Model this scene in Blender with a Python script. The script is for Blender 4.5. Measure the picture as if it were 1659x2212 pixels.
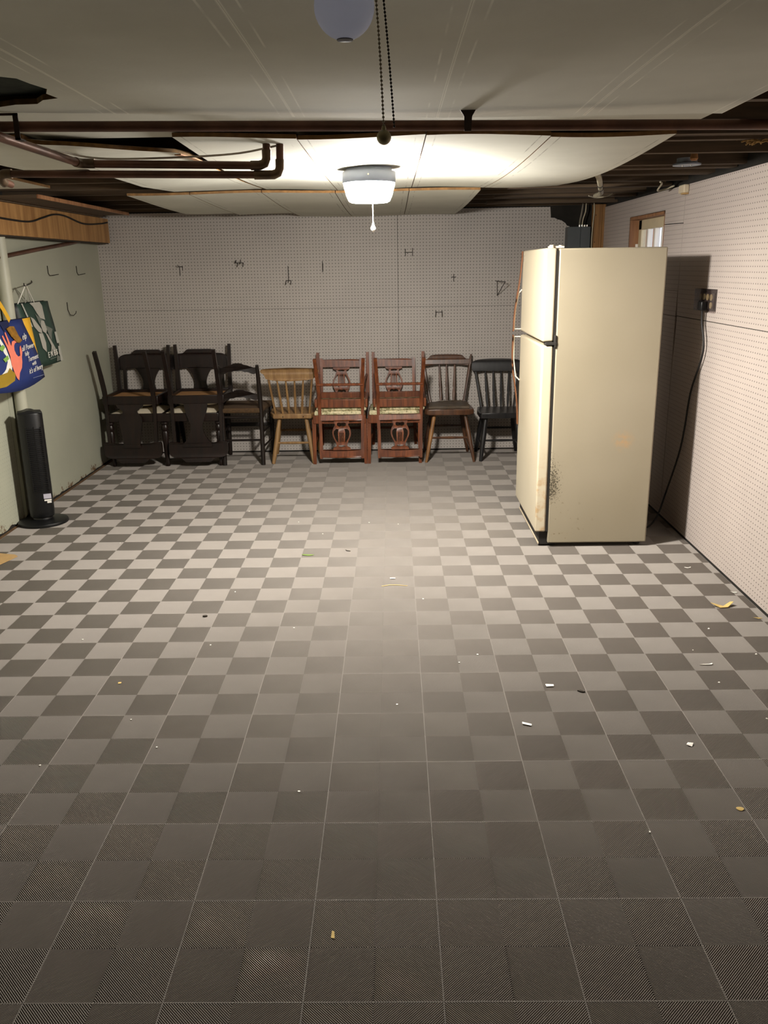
import bpy, bmesh, math, random
from mathutils import Vector, Matrix
from mathutils.geometry import tessellate_polygon

for o in list(bpy.data.objects):
    bpy.data.objects.remove(o)
SC = bpy.context.scene
COL = SC.collection
R = random.Random(7)
PI = math.pi

# ------------------------------------------------------------------ camera
CAM_H = 1.5265
PITCH, YAW, ROLL = 0.285391, -0.013421, -0.015359
cd = bpy.data.cameras.new('camera')
cam = bpy.data.objects.new('camera', cd)
COL.objects.link(cam)
cd.sensor_fit = 'VERTICAL'
cd.sensor_height = 36.0
cd.lens = 36.0 * 1813.165 / 2212.0
cd.clip_start = 0.02
cp, sp, cy_, sy_ = math.cos(PITCH), math.sin(PITCH), math.cos(YAW), math.sin(YAW)
fw = Vector((sy_ * cp, cy_ * cp, -sp))
rt = Vector((cy_, -sy_, 0))
up = rt.cross(fw)
c_, s_ = math.cos(ROLL), math.sin(ROLL)
r2 = rt * c_ + up * s_
u2 = rt * (-s_) + up * c_
M = Matrix((r2, u2, -fw)).transposed().to_4x4()
M.translation = (0, 0, CAM_H)
cam.matrix_world = M
SC.camera = cam

# ------------------------------------------------------------------ world (daylight beyond the small window), exposure
W = bpy.data.worlds.new('daylight')
SC.world = W
W.use_nodes = True
bg = W.node_tree.nodes['Background']
bg.inputs[0].default_value = (0.80, 0.86, 1.0, 1)
bg.inputs[1].default_value = 1.6
LAMP_STRENGTH = 620.0      # sides of the diffuser
LAMP_DOWN = 1350.0         # its flat underside
LAMP_COLOR = (1.0, 0.95, 0.88)
SC.view_settings.view_transform = 'Standard'
SC.view_settings.look = 'None'
SC.view_settings.gamma = 1.0
SC.view_settings.use_curve_mapping = False
SC.view_settings.exposure = 0.0


# ------------------------------------------------------------------ materials
def srgb(r, g, b):
    f = lambda v: (v / 255 / 12.92) if v / 255 <= 0.04045 else ((v / 255 + 0.055) / 1.055) ** 2.4
    return (f(r), f(g), f(b), 1)


class NT:
    """short hand for building a node tree"""

    def __init__(self, m):
        self.t = m.node_tree
        self.n = self.t.nodes
        self.p = self.n['Principled BSDF']

    def node(self, kind, **kw):
        nd = self.n.new(kind)
        for k, v in kw.items():
            if k.startswith('i_'):
                nd.inputs[k[2:].replace('_', ' ')].default_value = v
            else:
                setattr(nd, k, v)
        return nd

    def link(self, a, b):
        self.t.links.new(a, b)

    def math(self, op, a, b=None, c=None):
        nd = self.n.new('ShaderNodeMath')
        nd.operation = op
        for i, v in enumerate((a, b, c)):
            if v is None:
                continue
            if isinstance(v, (int, float)):
                nd.inputs[i].default_value = v
            else:
                self.link(v, nd.inputs[i])
        return nd.outputs[0]

    def mix(self, fac, a, b):
        nd = self.n.new('ShaderNodeMix')
        nd.data_type = 'RGBA'
        for sock, v in ((nd.inputs[0], fac), (nd.inputs[6], a), (nd.inputs[7], b)):
            if isinstance(v, (int, float, tuple)):
                sock.default_value = v
            else:
                self.link(v, sock)
        return nd.outputs[2]

    def ramp(self, v, lo, hi):
        nd = self.n.new('ShaderNodeMapRange')
        nd.interpolation_type = 'SMOOTHSTEP'
        self.link(v, nd.inputs[0])
        nd.inputs[1].default_value = lo
        nd.inputs[2].default_value = hi
        return nd.outputs[0]

    def noise(self, vec, scale, detail=3, rough=0.55):
        nd = self.n.new('ShaderNodeTexNoise')
        nd.inputs['Scale'].default_value = scale
        nd.inputs['Detail'].default_value = detail
        nd.inputs['Roughness'].default_value = rough
        if vec is not None:
            self.link(vec, nd.inputs['Vector'])
        return nd.outputs['Fac']

    def bump(self, h, strength, dist):
        nd = self.n.new('ShaderNodeBump')
        nd.inputs['Strength'].default_value = strength
        nd.inputs['Distance'].default_value = dist
        self.link(h, nd.inputs['Height'])
        self.link(nd.outputs[0], self.p.inputs['Normal'])


def newmat(name, col, rough=0.6, metal=0.0, spec=0.5):
    m = bpy.data.materials.new(name)
    m.use_nodes = True
    k = NT(m)
    k.p.inputs['Base Color'].default_value = col
    k.p.inputs['Roughness'].default_value = rough
    k.p.inputs['Metallic'].default_value = metal
    k.p.inputs['Specular IOR Level'].default_value = spec
    return m, k


def mat(name, col, rough=0.6, metal=0.0, var=0.25, scale=6.0, bump=0.0, bscale=60.0, spec=0.5, stretch=None):
    """plain surface with noise mottling (var = how far the dark tone goes) and a fine relief"""
    m, k = newmat(name, col, rough, metal, spec)
    tc = k.node('ShaderNodeTexCoord')
    vec = tc.outputs['Object']
    if stretch:
        mp = k.node('ShaderNodeMapping')
        mp.inputs['Scale'].default_value = stretch
        k.link(vec, mp.inputs[0])
        vec = mp.outputs[0]
    if var:
        n = k.ramp(k.noise(vec, scale), 0.3, 0.75)
        dark = tuple(c * (1 - var) for c in col[:3]) + (1,)
        k.link(k.mix(n, dark, col), k.p.inputs['Base Color'])
    if bump:
        k.bump(k.noise(vec, bscale, 2), bump, 0.002)
    return m


def woodmat(name, c1, c2, rough=0.4, axis=2, scale=9.0, coat=0.0):
    m, k = newmat(name, c1, rough)
    tc = k.node('ShaderNodeTexCoord')
    mp = k.node('ShaderNodeMapping')
    s = [scale * 3] * 3
    s[axis] = scale * 0.25
    mp.inputs['Scale'].default_value = s
    k.link(tc.outputs['Object'], mp.inputs[0])
    n = k.ramp(k.noise(mp.outputs[0], 1.6, 4, 0.6), 0.3, 0.72)
    k.link(k.mix(n, c1, c2), k.p.inputs['Base Color'])
    k.p.inputs['Coat Weight'].default_value = coat
    k.p.inputs['Coat Roughness'].default_value = 0.25
    return m


def pegmat(name, col, ax, ay, hole=0.0034, hole_mix=1.0, rough=0.55, streak=0.0, rot=0.0):
    """painted pegboard: quarter inch holes every inch, read from the wall's own metres"""
    m, k = newmat(name, col, rough)
    tc = k.node('ShaderNodeTexCoord')
    sx = k.node('ShaderNodeSeparateXYZ')
    k.link(tc.outputs['Object'], sx.inputs[0])
    P = 0.0254
    u = k.math('PINGPONG', sx.outputs[ax], P / 2)
    v = k.math('PINGPONG', sx.outputs[ay], P / 2)
    d = k.math('SQRT', k.math('ADD', k.math('MULTIPLY', u, u), k.math('MULTIPLY', v, v)))
    mask = k.ramp(d, hole * 1.1, hole * 0.8)
    n = k.ramp(k.noise(tc.outputs['Object'], 1.7, 4), 0.25, 0.8)
    base = k.mix(n, tuple(c * 0.88 for c in col[:3]) + (1,), col)
    fac = mask
    if hole_mix < 1.0:
        keep = k.ramp(k.noise(tc.outputs['Object'], 2.2, 3), 0.42, 0.62)
        fac = k.math('MULTIPLY', k.math('MULTIPLY', mask, keep), hole_mix)
    if streak:
        # rot and peeling paint along the foot of the wall
        foot = k.ramp(sx.outputs[2], 0.11, 0.0)
        rn = k.ramp(k.math('ADD', k.noise(tc.outputs['Object'], 14, 5, 0.7), k.math('MULTIPLY', foot, 0.20)), 0.69, 0.76)
        base = k.mix(k.math('MULTIPLY', rn, k.ramp(sx.outputs[2], 0.16, 0.03)), base, srgb(104, 74, 44))
    k.link(k.mix(fac, base, srgb(46, 40, 35)), k.p.inputs['Base Color'])
    if hole_mix == 1.0:
        k.bump(k.math('SUBTRACT', 1.0, mask), 0.6, 0.004)
    else:
        k.bump(k.noise(tc.outputs['Object'], 40, 2), 0.15, 0.003)
    return m


MT = {}
MT['peg_back'] = pegmat('pegboard_back', srgb(186, 178, 170), 0, 2)
MT['peg_right'] = pegmat('pegboard_right', srgb(188, 176, 168), 1, 2, hole=0.0031)
MT['peg_left'] = pegmat('pegboard_left', srgb(180, 180, 160), 1, 2, hole=0.0028, hole_mix=0.5, streak=1.0)
MT['board_left'] = pegmat('painted_board_left', srgb(174, 174, 155), 1, 2, hole=0.002, hole_mix=0.05, streak=1.0)
MT['dark_backing'] = mat('dark_backing', srgb(40, 36, 30), 0.95, var=0.5, scale=9, bump=0.8, bscale=14)
MT['slab'] = mat('floor_slab', srgb(16, 15, 14), 0.95, var=0.4, scale=7)
MT['tile'] = mat('tile_plastic', srgb(150, 143, 136), 0.62, var=0.14, scale=2.6, spec=0.12)
MT['panel'] = mat('ceiling_panel', srgb(196, 194, 180), 0.9, var=0.1, scale=2.0, bump=0.12, bscale=90)
MT['panel_edge'] = mat('fibre_edge', srgb(126, 92, 52), 0.95, var=0.4, scale=30)
MT['torn'] = mat('torn_edge', srgb(116, 84, 36), 0.95, var=0.5, scale=40)
MT['joist'] = mat('joist_wood', srgb(92, 74, 54), 0.85, var=0.45, scale=3, stretch=(1, 8, 8))
MT['subfloor'] = mat('subfloor_wood', srgb(66, 54, 42), 0.9, var=0.4, scale=3)
MT['batten'] = mat('batten_wood', srgb(150, 104, 60), 0.8, var=0.3, scale=8)
MT['ply'] = woodmat('plywood', srgb(142, 100, 56), srgb(184, 140, 86), 0.6, axis=2, scale=3.2)
MT['post'] = woodmat('post_wood', srgb(120, 84, 46), srgb(160, 116, 66), 0.7, axis=2, scale=6)
MT['frame_wood'] = woodmat('frame_wood', srgb(126, 84, 54), srgb(164, 118, 80), 0.6, axis=2, scale=6)
MT['copper'] = mat('aged_copper', srgb(112, 76, 58), 0.42, 0.35, var=0.45, scale=10)
MT['fitting'] = mat('copper_fitting', srgb(112, 90, 66), 0.4, 0.45, var=0.5, scale=24)
MT['strap'] = mat('rusty_strap', srgb(64, 50, 42), 0.7, 0.5, var=0.4, scale=20)
MT['white_pole'] = mat('pole_paint', srgb(184, 182, 162), 0.5, var=0.1, scale=4)
MT['black'] = mat('black_plastic', srgb(15, 15, 16), 0.42, var=0.2, scale=6)
MT['black_cable'] = mat('black_cable', srgb(24, 21, 19), 0.6, var=0.2)
MT['grey_cable'] = mat('grey_cable', srgb(140, 132, 116), 0.6, var=0.3, scale=20)
MT['cream_cable'] = mat('cream_cable', srgb(196, 186, 160), 0.6, var=0.25, scale=20)
MT['panel_grey'] = mat('panel_steel', srgb(88, 92, 94), 0.5, 0.3, var=0.12)
MT['disc'] = mat('disc_steel', srgb(176, 186, 200), 0.35, 0.5, var=0.15)
MT['insulation'] = mat('insulation', srgb(176, 140, 84), 1.0, var=0.4, scale=40)
MT['green_insulation'] = mat('dark_insulation', srgb(48, 54, 44), 1.0, var=0.6, scale=18, bump=0.8, bscale=30)
MT['wire'] = mat('hook_wire', srgb(58, 52, 46), 0.45, 0.7, var=0.3, scale=30)
MT['brass'] = mat('brass', srgb(196, 186, 146), 0.3, 0.3, var=0.15, scale=60)
MT['chain'] = mat('chain_steel', srgb(170, 160, 140), 0.35, 0.4, var=0.2, scale=60)
MT['lamp_white'] = mat('lamp_housing', srgb(112, 117, 130), 0.45, var=0.04)
MT['bulb_in'] = mat('bulb_coating', srgb(188, 196, 222), 0.35, var=0.05, scale=30)
MT['paper'] = mat('paper', srgb(236, 232, 222), 0.8, var=0.06, scale=40)
MT['yellow_paper'] = mat('yellowed_paper', srgb(206, 176, 106), 0.8, var=0.2, scale=40)
MT['card'] = mat('cardboard', srgb(178, 144, 94), 0.85, var=0.12, scale=14)
MT['dirt'] = mat('dirt', srgb(52, 44, 34), 0.95, var=0.4, scale=60)
MT['leaf'] = mat('leaf', srgb(112, 138, 56), 0.7, var=0.3, scale=40)
MT['edge_dirt'] = mat('edge_dirt', srgb(112, 82, 50), 0.95, var=0.5, scale=16, bump=0.7, bscale=50)
MT['dark_wood'] = woodmat('dark_walnut', srgb(18, 10, 7), srgb(33, 18, 12), 0.38, axis=2, scale=8, coat=0.0)
MT['mahogany'] = woodmat('mahogany', srgb(84, 43, 22), srgb(132, 72, 38), 0.40, axis=2, scale=8, coat=0.0)
MT['ladder_wood'] = woodmat('ladder_wood', srgb(18, 12, 9), srgb(32, 21, 15), 0.42, axis=2, scale=8, coat=0.0)
MT['rush'] = mat('rush', srgb(86, 62, 34), 0.85, var=0.4, scale=60, stretch=(1, 6, 1), bump=0.5)
MT['pine'] = woodmat('worn_pine', srgb(122, 90, 54), srgb(156, 122, 78), 0.55, axis=2, scale=7)
MT['brown_wood'] = woodmat('brown_wood', srgb(66, 42, 28), srgb(98, 64, 40), 0.42, axis=2, scale=8, coat=0.3)
MT['worn_leg'] = woodmat('worn_leg', srgb(120, 82, 46), srgb(150, 106, 60), 0.5, axis=2, scale=8)
MT['black_wood'] = woodmat('black_wood', srgb(22, 21, 22), srgb(36, 34, 33), 0.38, axis=2, scale=8, coat=0.2)
MT['muslin'] = mat('muslin', srgb(214, 202, 178), 0.9, var=0.12, scale=20, bump=0.3, bscale=200)
MT['webbing'] = mat('webbing', srgb(176, 128, 76), 0.9, var=0.2, scale=20)
MT['old_leather'] = mat('cracked_leather', srgb(88, 74, 58), 0.45, var=0.5, scale=16, bump=0.8, bscale=30)
MT['almond_dark'] = mat('handle_woodgrain', srgb(132, 86, 56), 0.4, var=0.3, scale=30)
MT['trim_cream'] = mat('handle_cream', srgb(240, 228, 204), 0.3, var=0.03)
MT['gasket'] = mat('gasket', srgb(36, 32, 27), 0.7, var=0.3)
MT['chrome'] = mat('chrome', srgb(200, 196, 186), 0.25, 0.9, var=0.1)
MT['ivory'] = mat('ivory_plastic', srgb(226, 212, 158), 0.45, var=0.05)
MT['box_grey'] = mat('outlet_plate', srgb(96, 88, 84), 0.5, var=0.2, scale=20)
MT['beige'] = mat('beige_plastic', srgb(206, 190, 162), 0.6, var=0.1)
MT['sash'] = mat('sash_paint', srgb(206, 190, 156), 0.6, var=0.12, scale=10)
MT['sash_white'] = mat('sash_white', srgb(236, 230, 220), 0.5, var=0.06)
MT['unseen_wall_dark'] = mat('unseen_wall_dark', srgb(84, 74, 62), 0.9, var=0.15)
MT['well'] = mat('window_well', srgb(168, 170, 178), 0.9, var=0.2, scale=5)


def fabric_mat():
    m, k = newmat('tapestry', srgb(190, 178, 136), 0.85)
    tc = k.node('ShaderNodeTexCoord')
    n = k.ramp(k.noise(tc.outputs['Object'], 24, 2), 0.46, 0.58)
    n2 = k.ramp(k.noise(tc.outputs['Object'], 60, 2), 0.5, 0.62)
    a = k.mix(n, srgb(222, 210, 172), srgb(140, 132, 92))
    k.link(k.mix(n2, a, srgb(196, 190, 150)), k.p.inputs['Base Color'])
    return m


MT['tapestry'] = fabric_mat()


def fridge_mat(name, door, c1, c2):
    """almond enamel with mould specks and rust where the photograph has them (metres from the cabinet's foot)"""
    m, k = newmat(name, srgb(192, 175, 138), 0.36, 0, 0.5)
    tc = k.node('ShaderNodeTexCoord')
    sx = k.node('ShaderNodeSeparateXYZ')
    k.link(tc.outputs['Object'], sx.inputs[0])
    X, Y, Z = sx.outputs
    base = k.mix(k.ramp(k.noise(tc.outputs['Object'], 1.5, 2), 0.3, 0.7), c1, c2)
    fine = k.noise(tc.outputs['Object'], 110, 4, 0.7)
    if not door:
        # mould along the hinge edge, low down
        edge = k.ramp(X, 0.105, 0.004)
        zed = k.math('MULTIPLY', k.ramp(Z, 0.20, 0.33), k.ramp(Z, 0.62, 0.36))
        dens = k.math('MULTIPLY', edge, zed)
        sp_ = k.ramp(k.math('ADD', fine, k.math('MULTIPLY', dens, 0.24)), 0.64, 0.76)
        base = k.mix(k.math('MULTIPLY', sp_, k.math('MINIMUM', k.math('MULTIPLY', dens, 4.0), 0.9)), base, srgb(48, 42, 26))
        sp2 = k.ramp(k.noise(tc.outputs['Object'], 34, 3), 0.62, 0.70)
        low = k.math('MULTIPLY', k.ramp(Z, 0.34, 0.15), k.ramp(X, 0.30, 0.02))
        base = k.mix(k.math('MULTIPLY', sp2, k.math('MULTIPLY', low, 0.8)), base, srgb(88, 74, 40))
        # the faint rust patch in the middle of the side
        dx = k.math('SUBTRACT', X, 0.385)
        dz = k.math('SUBTRACT', Z, 0.60)
        dd = k.math('SQRT', k.math('ADD', k.math('MULTIPLY', dx, dx), k.math('MULTIPLY', dz, dz)))
        ring = k.math('MULTIPLY', k.ramp(dd, 0.075, 0.01), k.ramp(k.noise(tc.outputs['Object'], 26, 4), 0.36, 0.64))
        base = k.mix(k.math('MULTIPLY', ring, 0.55), base, srgb(196, 150, 96))
    else:
        low = k.ramp(Z, 0.62, 0.30)
        side = k.ramp(Y, 0.03, 0.004)
        rn = k.ramp(k.noise(tc.outputs['Object'], 20, 4), 0.45, 0.68)
        base = k.mix(k.math('MULTIPLY', k.math('MULTIPLY', low, side), k.math('MULTIPLY', rn, 0.6)), base, srgb(176, 128, 62))
    k.link(base, k.p.inputs['Base Color'])
    k.bump(k.noise(tc.outputs['Object'], 300, 2), 0.04, 0.001)
    return m


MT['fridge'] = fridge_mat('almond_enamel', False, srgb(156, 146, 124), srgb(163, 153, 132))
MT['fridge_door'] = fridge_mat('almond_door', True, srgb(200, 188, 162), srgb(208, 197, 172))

m, k = newmat('lamp_diffuser', (1, 1, 1, 1), 0.5)
k.p.inputs['Emission Color'].default_value = LAMP_COLOR + (1,)
k.p.inputs['Emission Strength'].default_value = LAMP_STRENGTH
MT['glow'] = m
m, k = newmat('lamp_diffuser_base', (1, 1, 1, 1), 0.5)
k.p.inputs['Emission Color'].default_value = LAMP_COLOR + (1,)
k.p.inputs['Emission Strength'].default_value = LAMP_DOWN
MT['glow_down'] = m


def thin(name, tint, gloss):
    """thin clear sheet: passes light straight on, with a faint surface reflection"""
    m, k = newmat(name, (1, 1, 1, 1), 0.05)
    tr = k.node('ShaderNodeBsdfTransparent')
    tr.inputs[0].default_value = tint
    gl = k.node('ShaderNodeBsdfGlossy')
    gl.inputs['Roughness'].default_value = 0.08
    mx = k.node('ShaderNodeMixShader')
    mx.inputs[0].default_value = gloss
    k.link(tr.outputs[0], mx.inputs[1])
    k.link(gl.outputs[0], mx.inputs[2])
    k.link(mx.outputs[0], k.n['Material Output'].inputs['Surface'])
    return m


MT['glass'] = thin('window_glass', (0.97, 0.98, 1, 1), 0.05)
MT['smoky'] = thin('smoky_plastic', (0.74, 0.71, 0.72, 1), 0.07)
m, k = newmat('bulb_coating', srgb(206, 210, 226), 0.12)
tl = k.node('ShaderNodeBsdfTranslucent')
tl.inputs[0].default_value = srgb(232, 236, 250)
mx = k.node('ShaderNodeMixShader')
mx.inputs[0].default_value = 0.78
k.link(k.p.outputs[0], mx.inputs[1])
k.link(tl.outputs[0], mx.inputs[2])
k.link(mx.outputs[0], k.n['Material Output'].inputs['Surface'])
MT['bulb_in'] = m


def flat(name, rgb, rough=0.55, var=0.08):
    if name not in MT:
        MT[name] = mat(name, srgb(*rgb), rough, var=var, scale=14)
    return name


# ------------------------------------------------------------------ mesh helpers
class MB:
    def __init__(self):
        self.v, self.f, self.mi = [], [], []

    def add(self, vs, fs, mi=0):
        b = len(self.v)
        self.v += [tuple(v) for v in vs]
        self.f += [tuple(b + i for i in f) for f in fs]
        self.mi += [mi] * len(fs)

    def box(self, x0, x1, y0, y1, z0, z1, mi=0, rot=None, piv=None):
        vs = [Vector((x, y, z)) for z in (z0, z1) for y in (y0, y1) for x in (x0, x1)]
        if rot is not None:
            pv = Vector(piv) if piv else Vector(((x0 + x1) / 2, (y0 + y1) / 2, (z0 + z1) / 2))
            vs = [rot @ (v - pv) + pv for v in vs]
        self.add(vs, [(0, 2, 3, 1), (4, 5, 7, 6), (0, 1, 5, 4), (2, 6, 7, 3), (0, 4, 6, 2), (1, 3, 7, 5)], mi)

    def tube(self, pts, rad, seg=8, mi=0, flat_=1.0, close=False):
        pts = [Vector(p) for p in pts]
        n = len(pts)
        rad = [rad] * n if isinstance(rad, (int, float)) else list(rad)
        vs, fs = [], []
        prev = None
        for i, p in enumerate(pts):
            if i == 0:
                t = pts[1] - p
            elif i == n - 1:
                t = p - pts[-2]
            else:
                t = (pts[i + 1] - p).normalized() + (p - pts[i - 1]).normalized()
            t.normalize()
            if prev is None:
                a = Vector((0, 0, 1)) if abs(t.z) < 0.9 else Vector((1, 0, 0))
                u = t.cross(a).normalized()
            else:
                u = (prev - t * prev.dot(t)).normalized()
            prev = u
            w = t.cross(u)
            for k_ in range(seg):
                an = 2 * PI * (k_ + 0.5) / seg
                vs.append(p + u * (rad[i] * math.cos(an)) + w * (rad[i] * flat_ * math.sin(an)))
        for i in range(n - 1):
            for k_ in range(seg):
                a, b = i * seg + k_, i * seg + (k_ + 1) % seg
                fs.append((a, b, b + seg, a + seg))
        fs.append(tuple(range(seg - 1, -1, -1)))
        fs.append(tuple(range((n - 1) * seg, n * seg)))
        self.add(vs, fs, mi)

    def lathe(self, prof, seg=24, c=(0, 0, 0), mi=0, sx=1.0, sy=1.0):
        vs, fs = [], []
        for r, z in prof:
            for k_ in range(seg):
                an = 2 * PI * k_ / seg
                vs.append((c[0] + r * sx * math.cos(an), c[1] + r * sy * math.sin(an), c[2] + z))
        n = len(prof)
        for i in range(n - 1):
            for k_ in range(seg):
                a, b = i * seg + k_, i * seg + (k_ + 1) % seg
                fs.append((a, b, b + seg, a + seg))
        fs.append(tuple(range(seg - 1, -1, -1)))
        fs.append(tuple(range((n - 1) * seg, n * seg)))
        self.add(vs, fs, mi)

    def prism(self, poly, t0, t1, axes='xz', holes=(), mi=0, mside=None, warp=None):
        """outline (with holes) in two axes, given thickness along the third"""
        loops = [list(poly)] + [list(h) for h in holes]
        flatp = [p for l in loops for p in l]
        tris = tessellate_polygon([[Vector((p[0], p[1], 0)) for p in l] for l in loops])
        n = len(flatp)

        def put(p, t):
            d = {axes[0]: p[0], axes[1]: p[1]}
            for a in 'xyz':
                if a not in d:
                    d[a] = t
            q = (d['x'], d['y'], d['z'])
            return warp(q) if warp else q
        vs = [put(p, t0) for p in flatp] + [put(p, t1) for p in flatp]
        self.add(vs, [t for t in tris] + [tuple(i + n for i in reversed(t)) for t in tris], mi)
        fs, b = [], 0
        for l in loops:
            m_ = len(l)
            for i in range(m_):
                a, c = b + i, b + (i + 1) % m_
                fs.append((a, c, c + n, a + n))
            b += m_
        self.add(vs, fs, mi if mside is None else mside)

    def mesh(self, name, mats, smooth=True, angle=40, bevel=None):
        me = bpy.data.meshes.new(name)
        me.from_pydata(self.v, [], self.f)
        for mm in (mats if isinstance(mats, (list, tuple)) else [mats]):
            me.materials.append(MT[mm])
        me.polygons.foreach_set('material_index', self.mi)
        bm = bmesh.new()
        bm.from_mesh(me)
        bmesh.ops.remove_doubles(bm, verts=bm.verts, dist=1e-6)
        bmesh.ops.recalc_face_normals(bm, faces=bm.faces)
        bm.to_mesh(me)
        bm.free()
        if smooth:
            me.polygons.foreach_set('use_smooth', [True] * len(me.polygons))
            me.set_sharp_from_angle(angle=math.radians(angle))
        return me

    def build(self, name, mats, parent=None, smooth=True, angle=40, bevel=None, segs=2):
        o = bpy.data.objects.new(name, self.mesh(name, mats, smooth, angle))
        COL.objects.link(o)
        if parent is not None:
            o.parent = parent
        if bevel:
            md = o.modifiers.new('bevel', 'BEVEL')
            md.width = bevel
            md.segments = segs
            md.limit_method = 'ANGLE'
            md.angle_limit = math.radians(50)
        return o


def tag(o, label=None, cat=None, group=None, kind=None):
    if label:
        o['label'] = label
    if cat:
        o['category'] = cat
    if group:
        o['group'] = group
    if kind:
        o['kind'] = kind
    return o


def empty(name, loc=(0, 0, 0), rz=0.0, **kw):
    o = bpy.data.objects.new(name, None)
    COL.objects.link(o)
    o.location = loc
    o.rotation_euler = (0, 0, rz)
    o.empty_display_size = 0.1
    return tag(o, **kw)


def copy_tree(o, parent=None):
    c = o.copy()
    COL.objects.link(c)
    if parent is not None:
        c.parent = parent
    for ch in o.children:
        copy_tree(ch, c)
    return c


def spline(pts, n=6):
    """Catmull-Rom through the points"""
    P = [Vector(p) for p in pts]
    P = [P[0] * 2 - P[1]] + P + [P[-1] * 2 - P[-2]]
    out = []
    for i in range(1, len(P) - 2):
        for j in range(n):
            t = j / n
            a, b, c, d = P[i - 1], P[i], P[i + 1], P[i + 2]
            out.append(0.5 * ((2 * b) + (c - a) * t + (2 * a - 5 * b + 4 * c - d) * t * t + (3 * b - a - 3 * c + d) * t ** 3))
    out.append(P[-2])
    return out


def mirror_poly(right):
    """right half outline from bottom to top -> closed outline"""
    return [(x, z) for x, z in right] + [(-x, z) for x, z in reversed(right) if abs(x) > 1e-6]


def oval(cx, cz, rx, rz, n=12):
    return [(cx + rx * math.cos(2 * PI * i / n), cz + rz * math.sin(2 * PI * i / n)) for i in range(n)]


XL, XR, YB, YN = -2.375, 1.66, 7.085, -1.7
ZC = 1.935

# ------------------------------------------------------------------ floor: slab and ribbed tiles
T = 0.3048
X0, Y0 = -0.69281 * T, 4.73256 * T
GAP = 0.014
b = MB()
b.box(XL - 0.1, XR + 0.15, YN - 0.1, YB + 0.1, -0.12, -GAP)
floor = tag(b.build('floor', 'slab'), kind='structure')


def clip_line(kind, c, x0, x1, y0, y1):
    """segment of x+y=c (kind 1) or y-x=c (kind 0) inside a rectangle"""
    if kind:
        a0, a1 = max(x0, c - y1), min(x1, c - y0)
        return None if a1 - a0 < 0.002 else ((a0, c - a0), (a1, c - a1))
    a0, a1 = max(x0, y0 - c), min(x1, y1 - c)
    return None if a1 - a0 < 0.002 else ((a0, a0 + c), (a1, a1 + c))


def tile_mesh(w, h):
    """interlocking drain tile: tall ribs radiating in an X over the four quarters, lower cross ribs, solid rim"""
    V, F = [], []
    H = T / 2
    pit = H / 26
    m = 0.0004

    def rib(seg, wd, top):
        (ax, ay), (bx, by) = seg
        dx, dy = bx - ax, by - ay
        L = math.hypot(dx, dy)
        nx, ny = -dy / L * wd / 2, dx / L * wd / 2
        o = len(V)
        prof = ((-GAP, 0.75), (top - 0.0008, 1.0), (top, 0.30)) if top > -0.001 else ((-GAP, 1.0), (top, 1.0))
        for z, s in prof:
            V.extend([(ax + nx * s, ay + ny * s, z), (ax - nx * s, ay - ny * s, z), (bx - nx * s, by - ny * s, z), (bx + nx * s, by + ny * s, z)])
        for lv in range(len(prof) - 1):
            p = o + lv * 4
            F.extend([(p, p + 3, p + 7, p + 4), (p + 1, p + 5, p + 6, p + 2)])
        p = o + (len(prof) - 1) * 4
        F.append((p, p + 1, p + 2, p + 3))
    for qx in (0, 1):
        for qy in (0, 1):
            x0, x1, y0, y1 = qx * (H - 0.0008) + m, min(H + 0.0008 if qx == 0 else T, w) - m, qy * (H - 0.0008) + m, min(H + 0.0008 if qy == 0 else T, h) - m
            if x1 - x0 < 0.004 or y1 - y0 < 0.004:
                continue
            main = 1 if qx != qy else 0
            for kind, wd, top in ((main, 0.0020, 0.0), (1 - main, 0.0008, -0.006)):
                for j in range(-60, 121):
                    c = (j + 0.5) * pit
                    s = clip_line(kind, c, x0, x1, y0, y1)
                    if s:
                        rib(s, wd, top)
    rim = 0.0011
    for x0, x1, y0, y1 in ((m, w - m, m, rim), (m, w - m, h - rim, h - m), (m, rim, m, h - m), (w - rim, w - m, m, h - m)):
        o = len(V)
        for z in (-GAP, 0.0):
            V.extend([(x0, y0, z), (x1, y0, z), (x1, y1, z), (x0, y1, z)])
        F.extend([(o + 4, o + 5, o + 6, o + 7), (o, o + 1, o + 5, o + 4), (o + 1, o + 2, o + 6, o + 5), (o + 2, o + 3, o + 7, o + 6), (o + 3, o, o + 4, o + 7)])
    me = bpy.data.meshes.new('tile')
    me.from_pydata(V, [], F)
    me.materials.append(MT['tile'])
    return me


tiles = {}
for r in range(-2, 19):
    for c in range(-7, 7):
        w = T if c < 6 else 0.036
        h = T if r < 18 else T / 2
        if (w, h) not in tiles:
            tiles[(w, h)] = tile_mesh(w, h)
        o = bpy.data.objects.new('floor_tile', tiles[(w, h)])
        COL.objects.link(o)
        o.location = (X0 + c * T, Y0 + r * T, R.uniform(-0.0006, 0.0))
        o.parent = floor
# strip of dirt where the tiles stop short of the left wall
b = MB()
xs = [YN + 0.2 + i * 0.12 for i in range(74)]
pl = [(XL, y) for y in xs if y < YB] + [(X0 - 7 * T - 0.004 - R.random() * 0.012, y) for y in reversed([q for q in xs if q < YB])]
b.prism(pl, -GAP, -0.004, 'xy')
b.build('bare_floor_edge', 'edge_dirt', floor)

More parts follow.
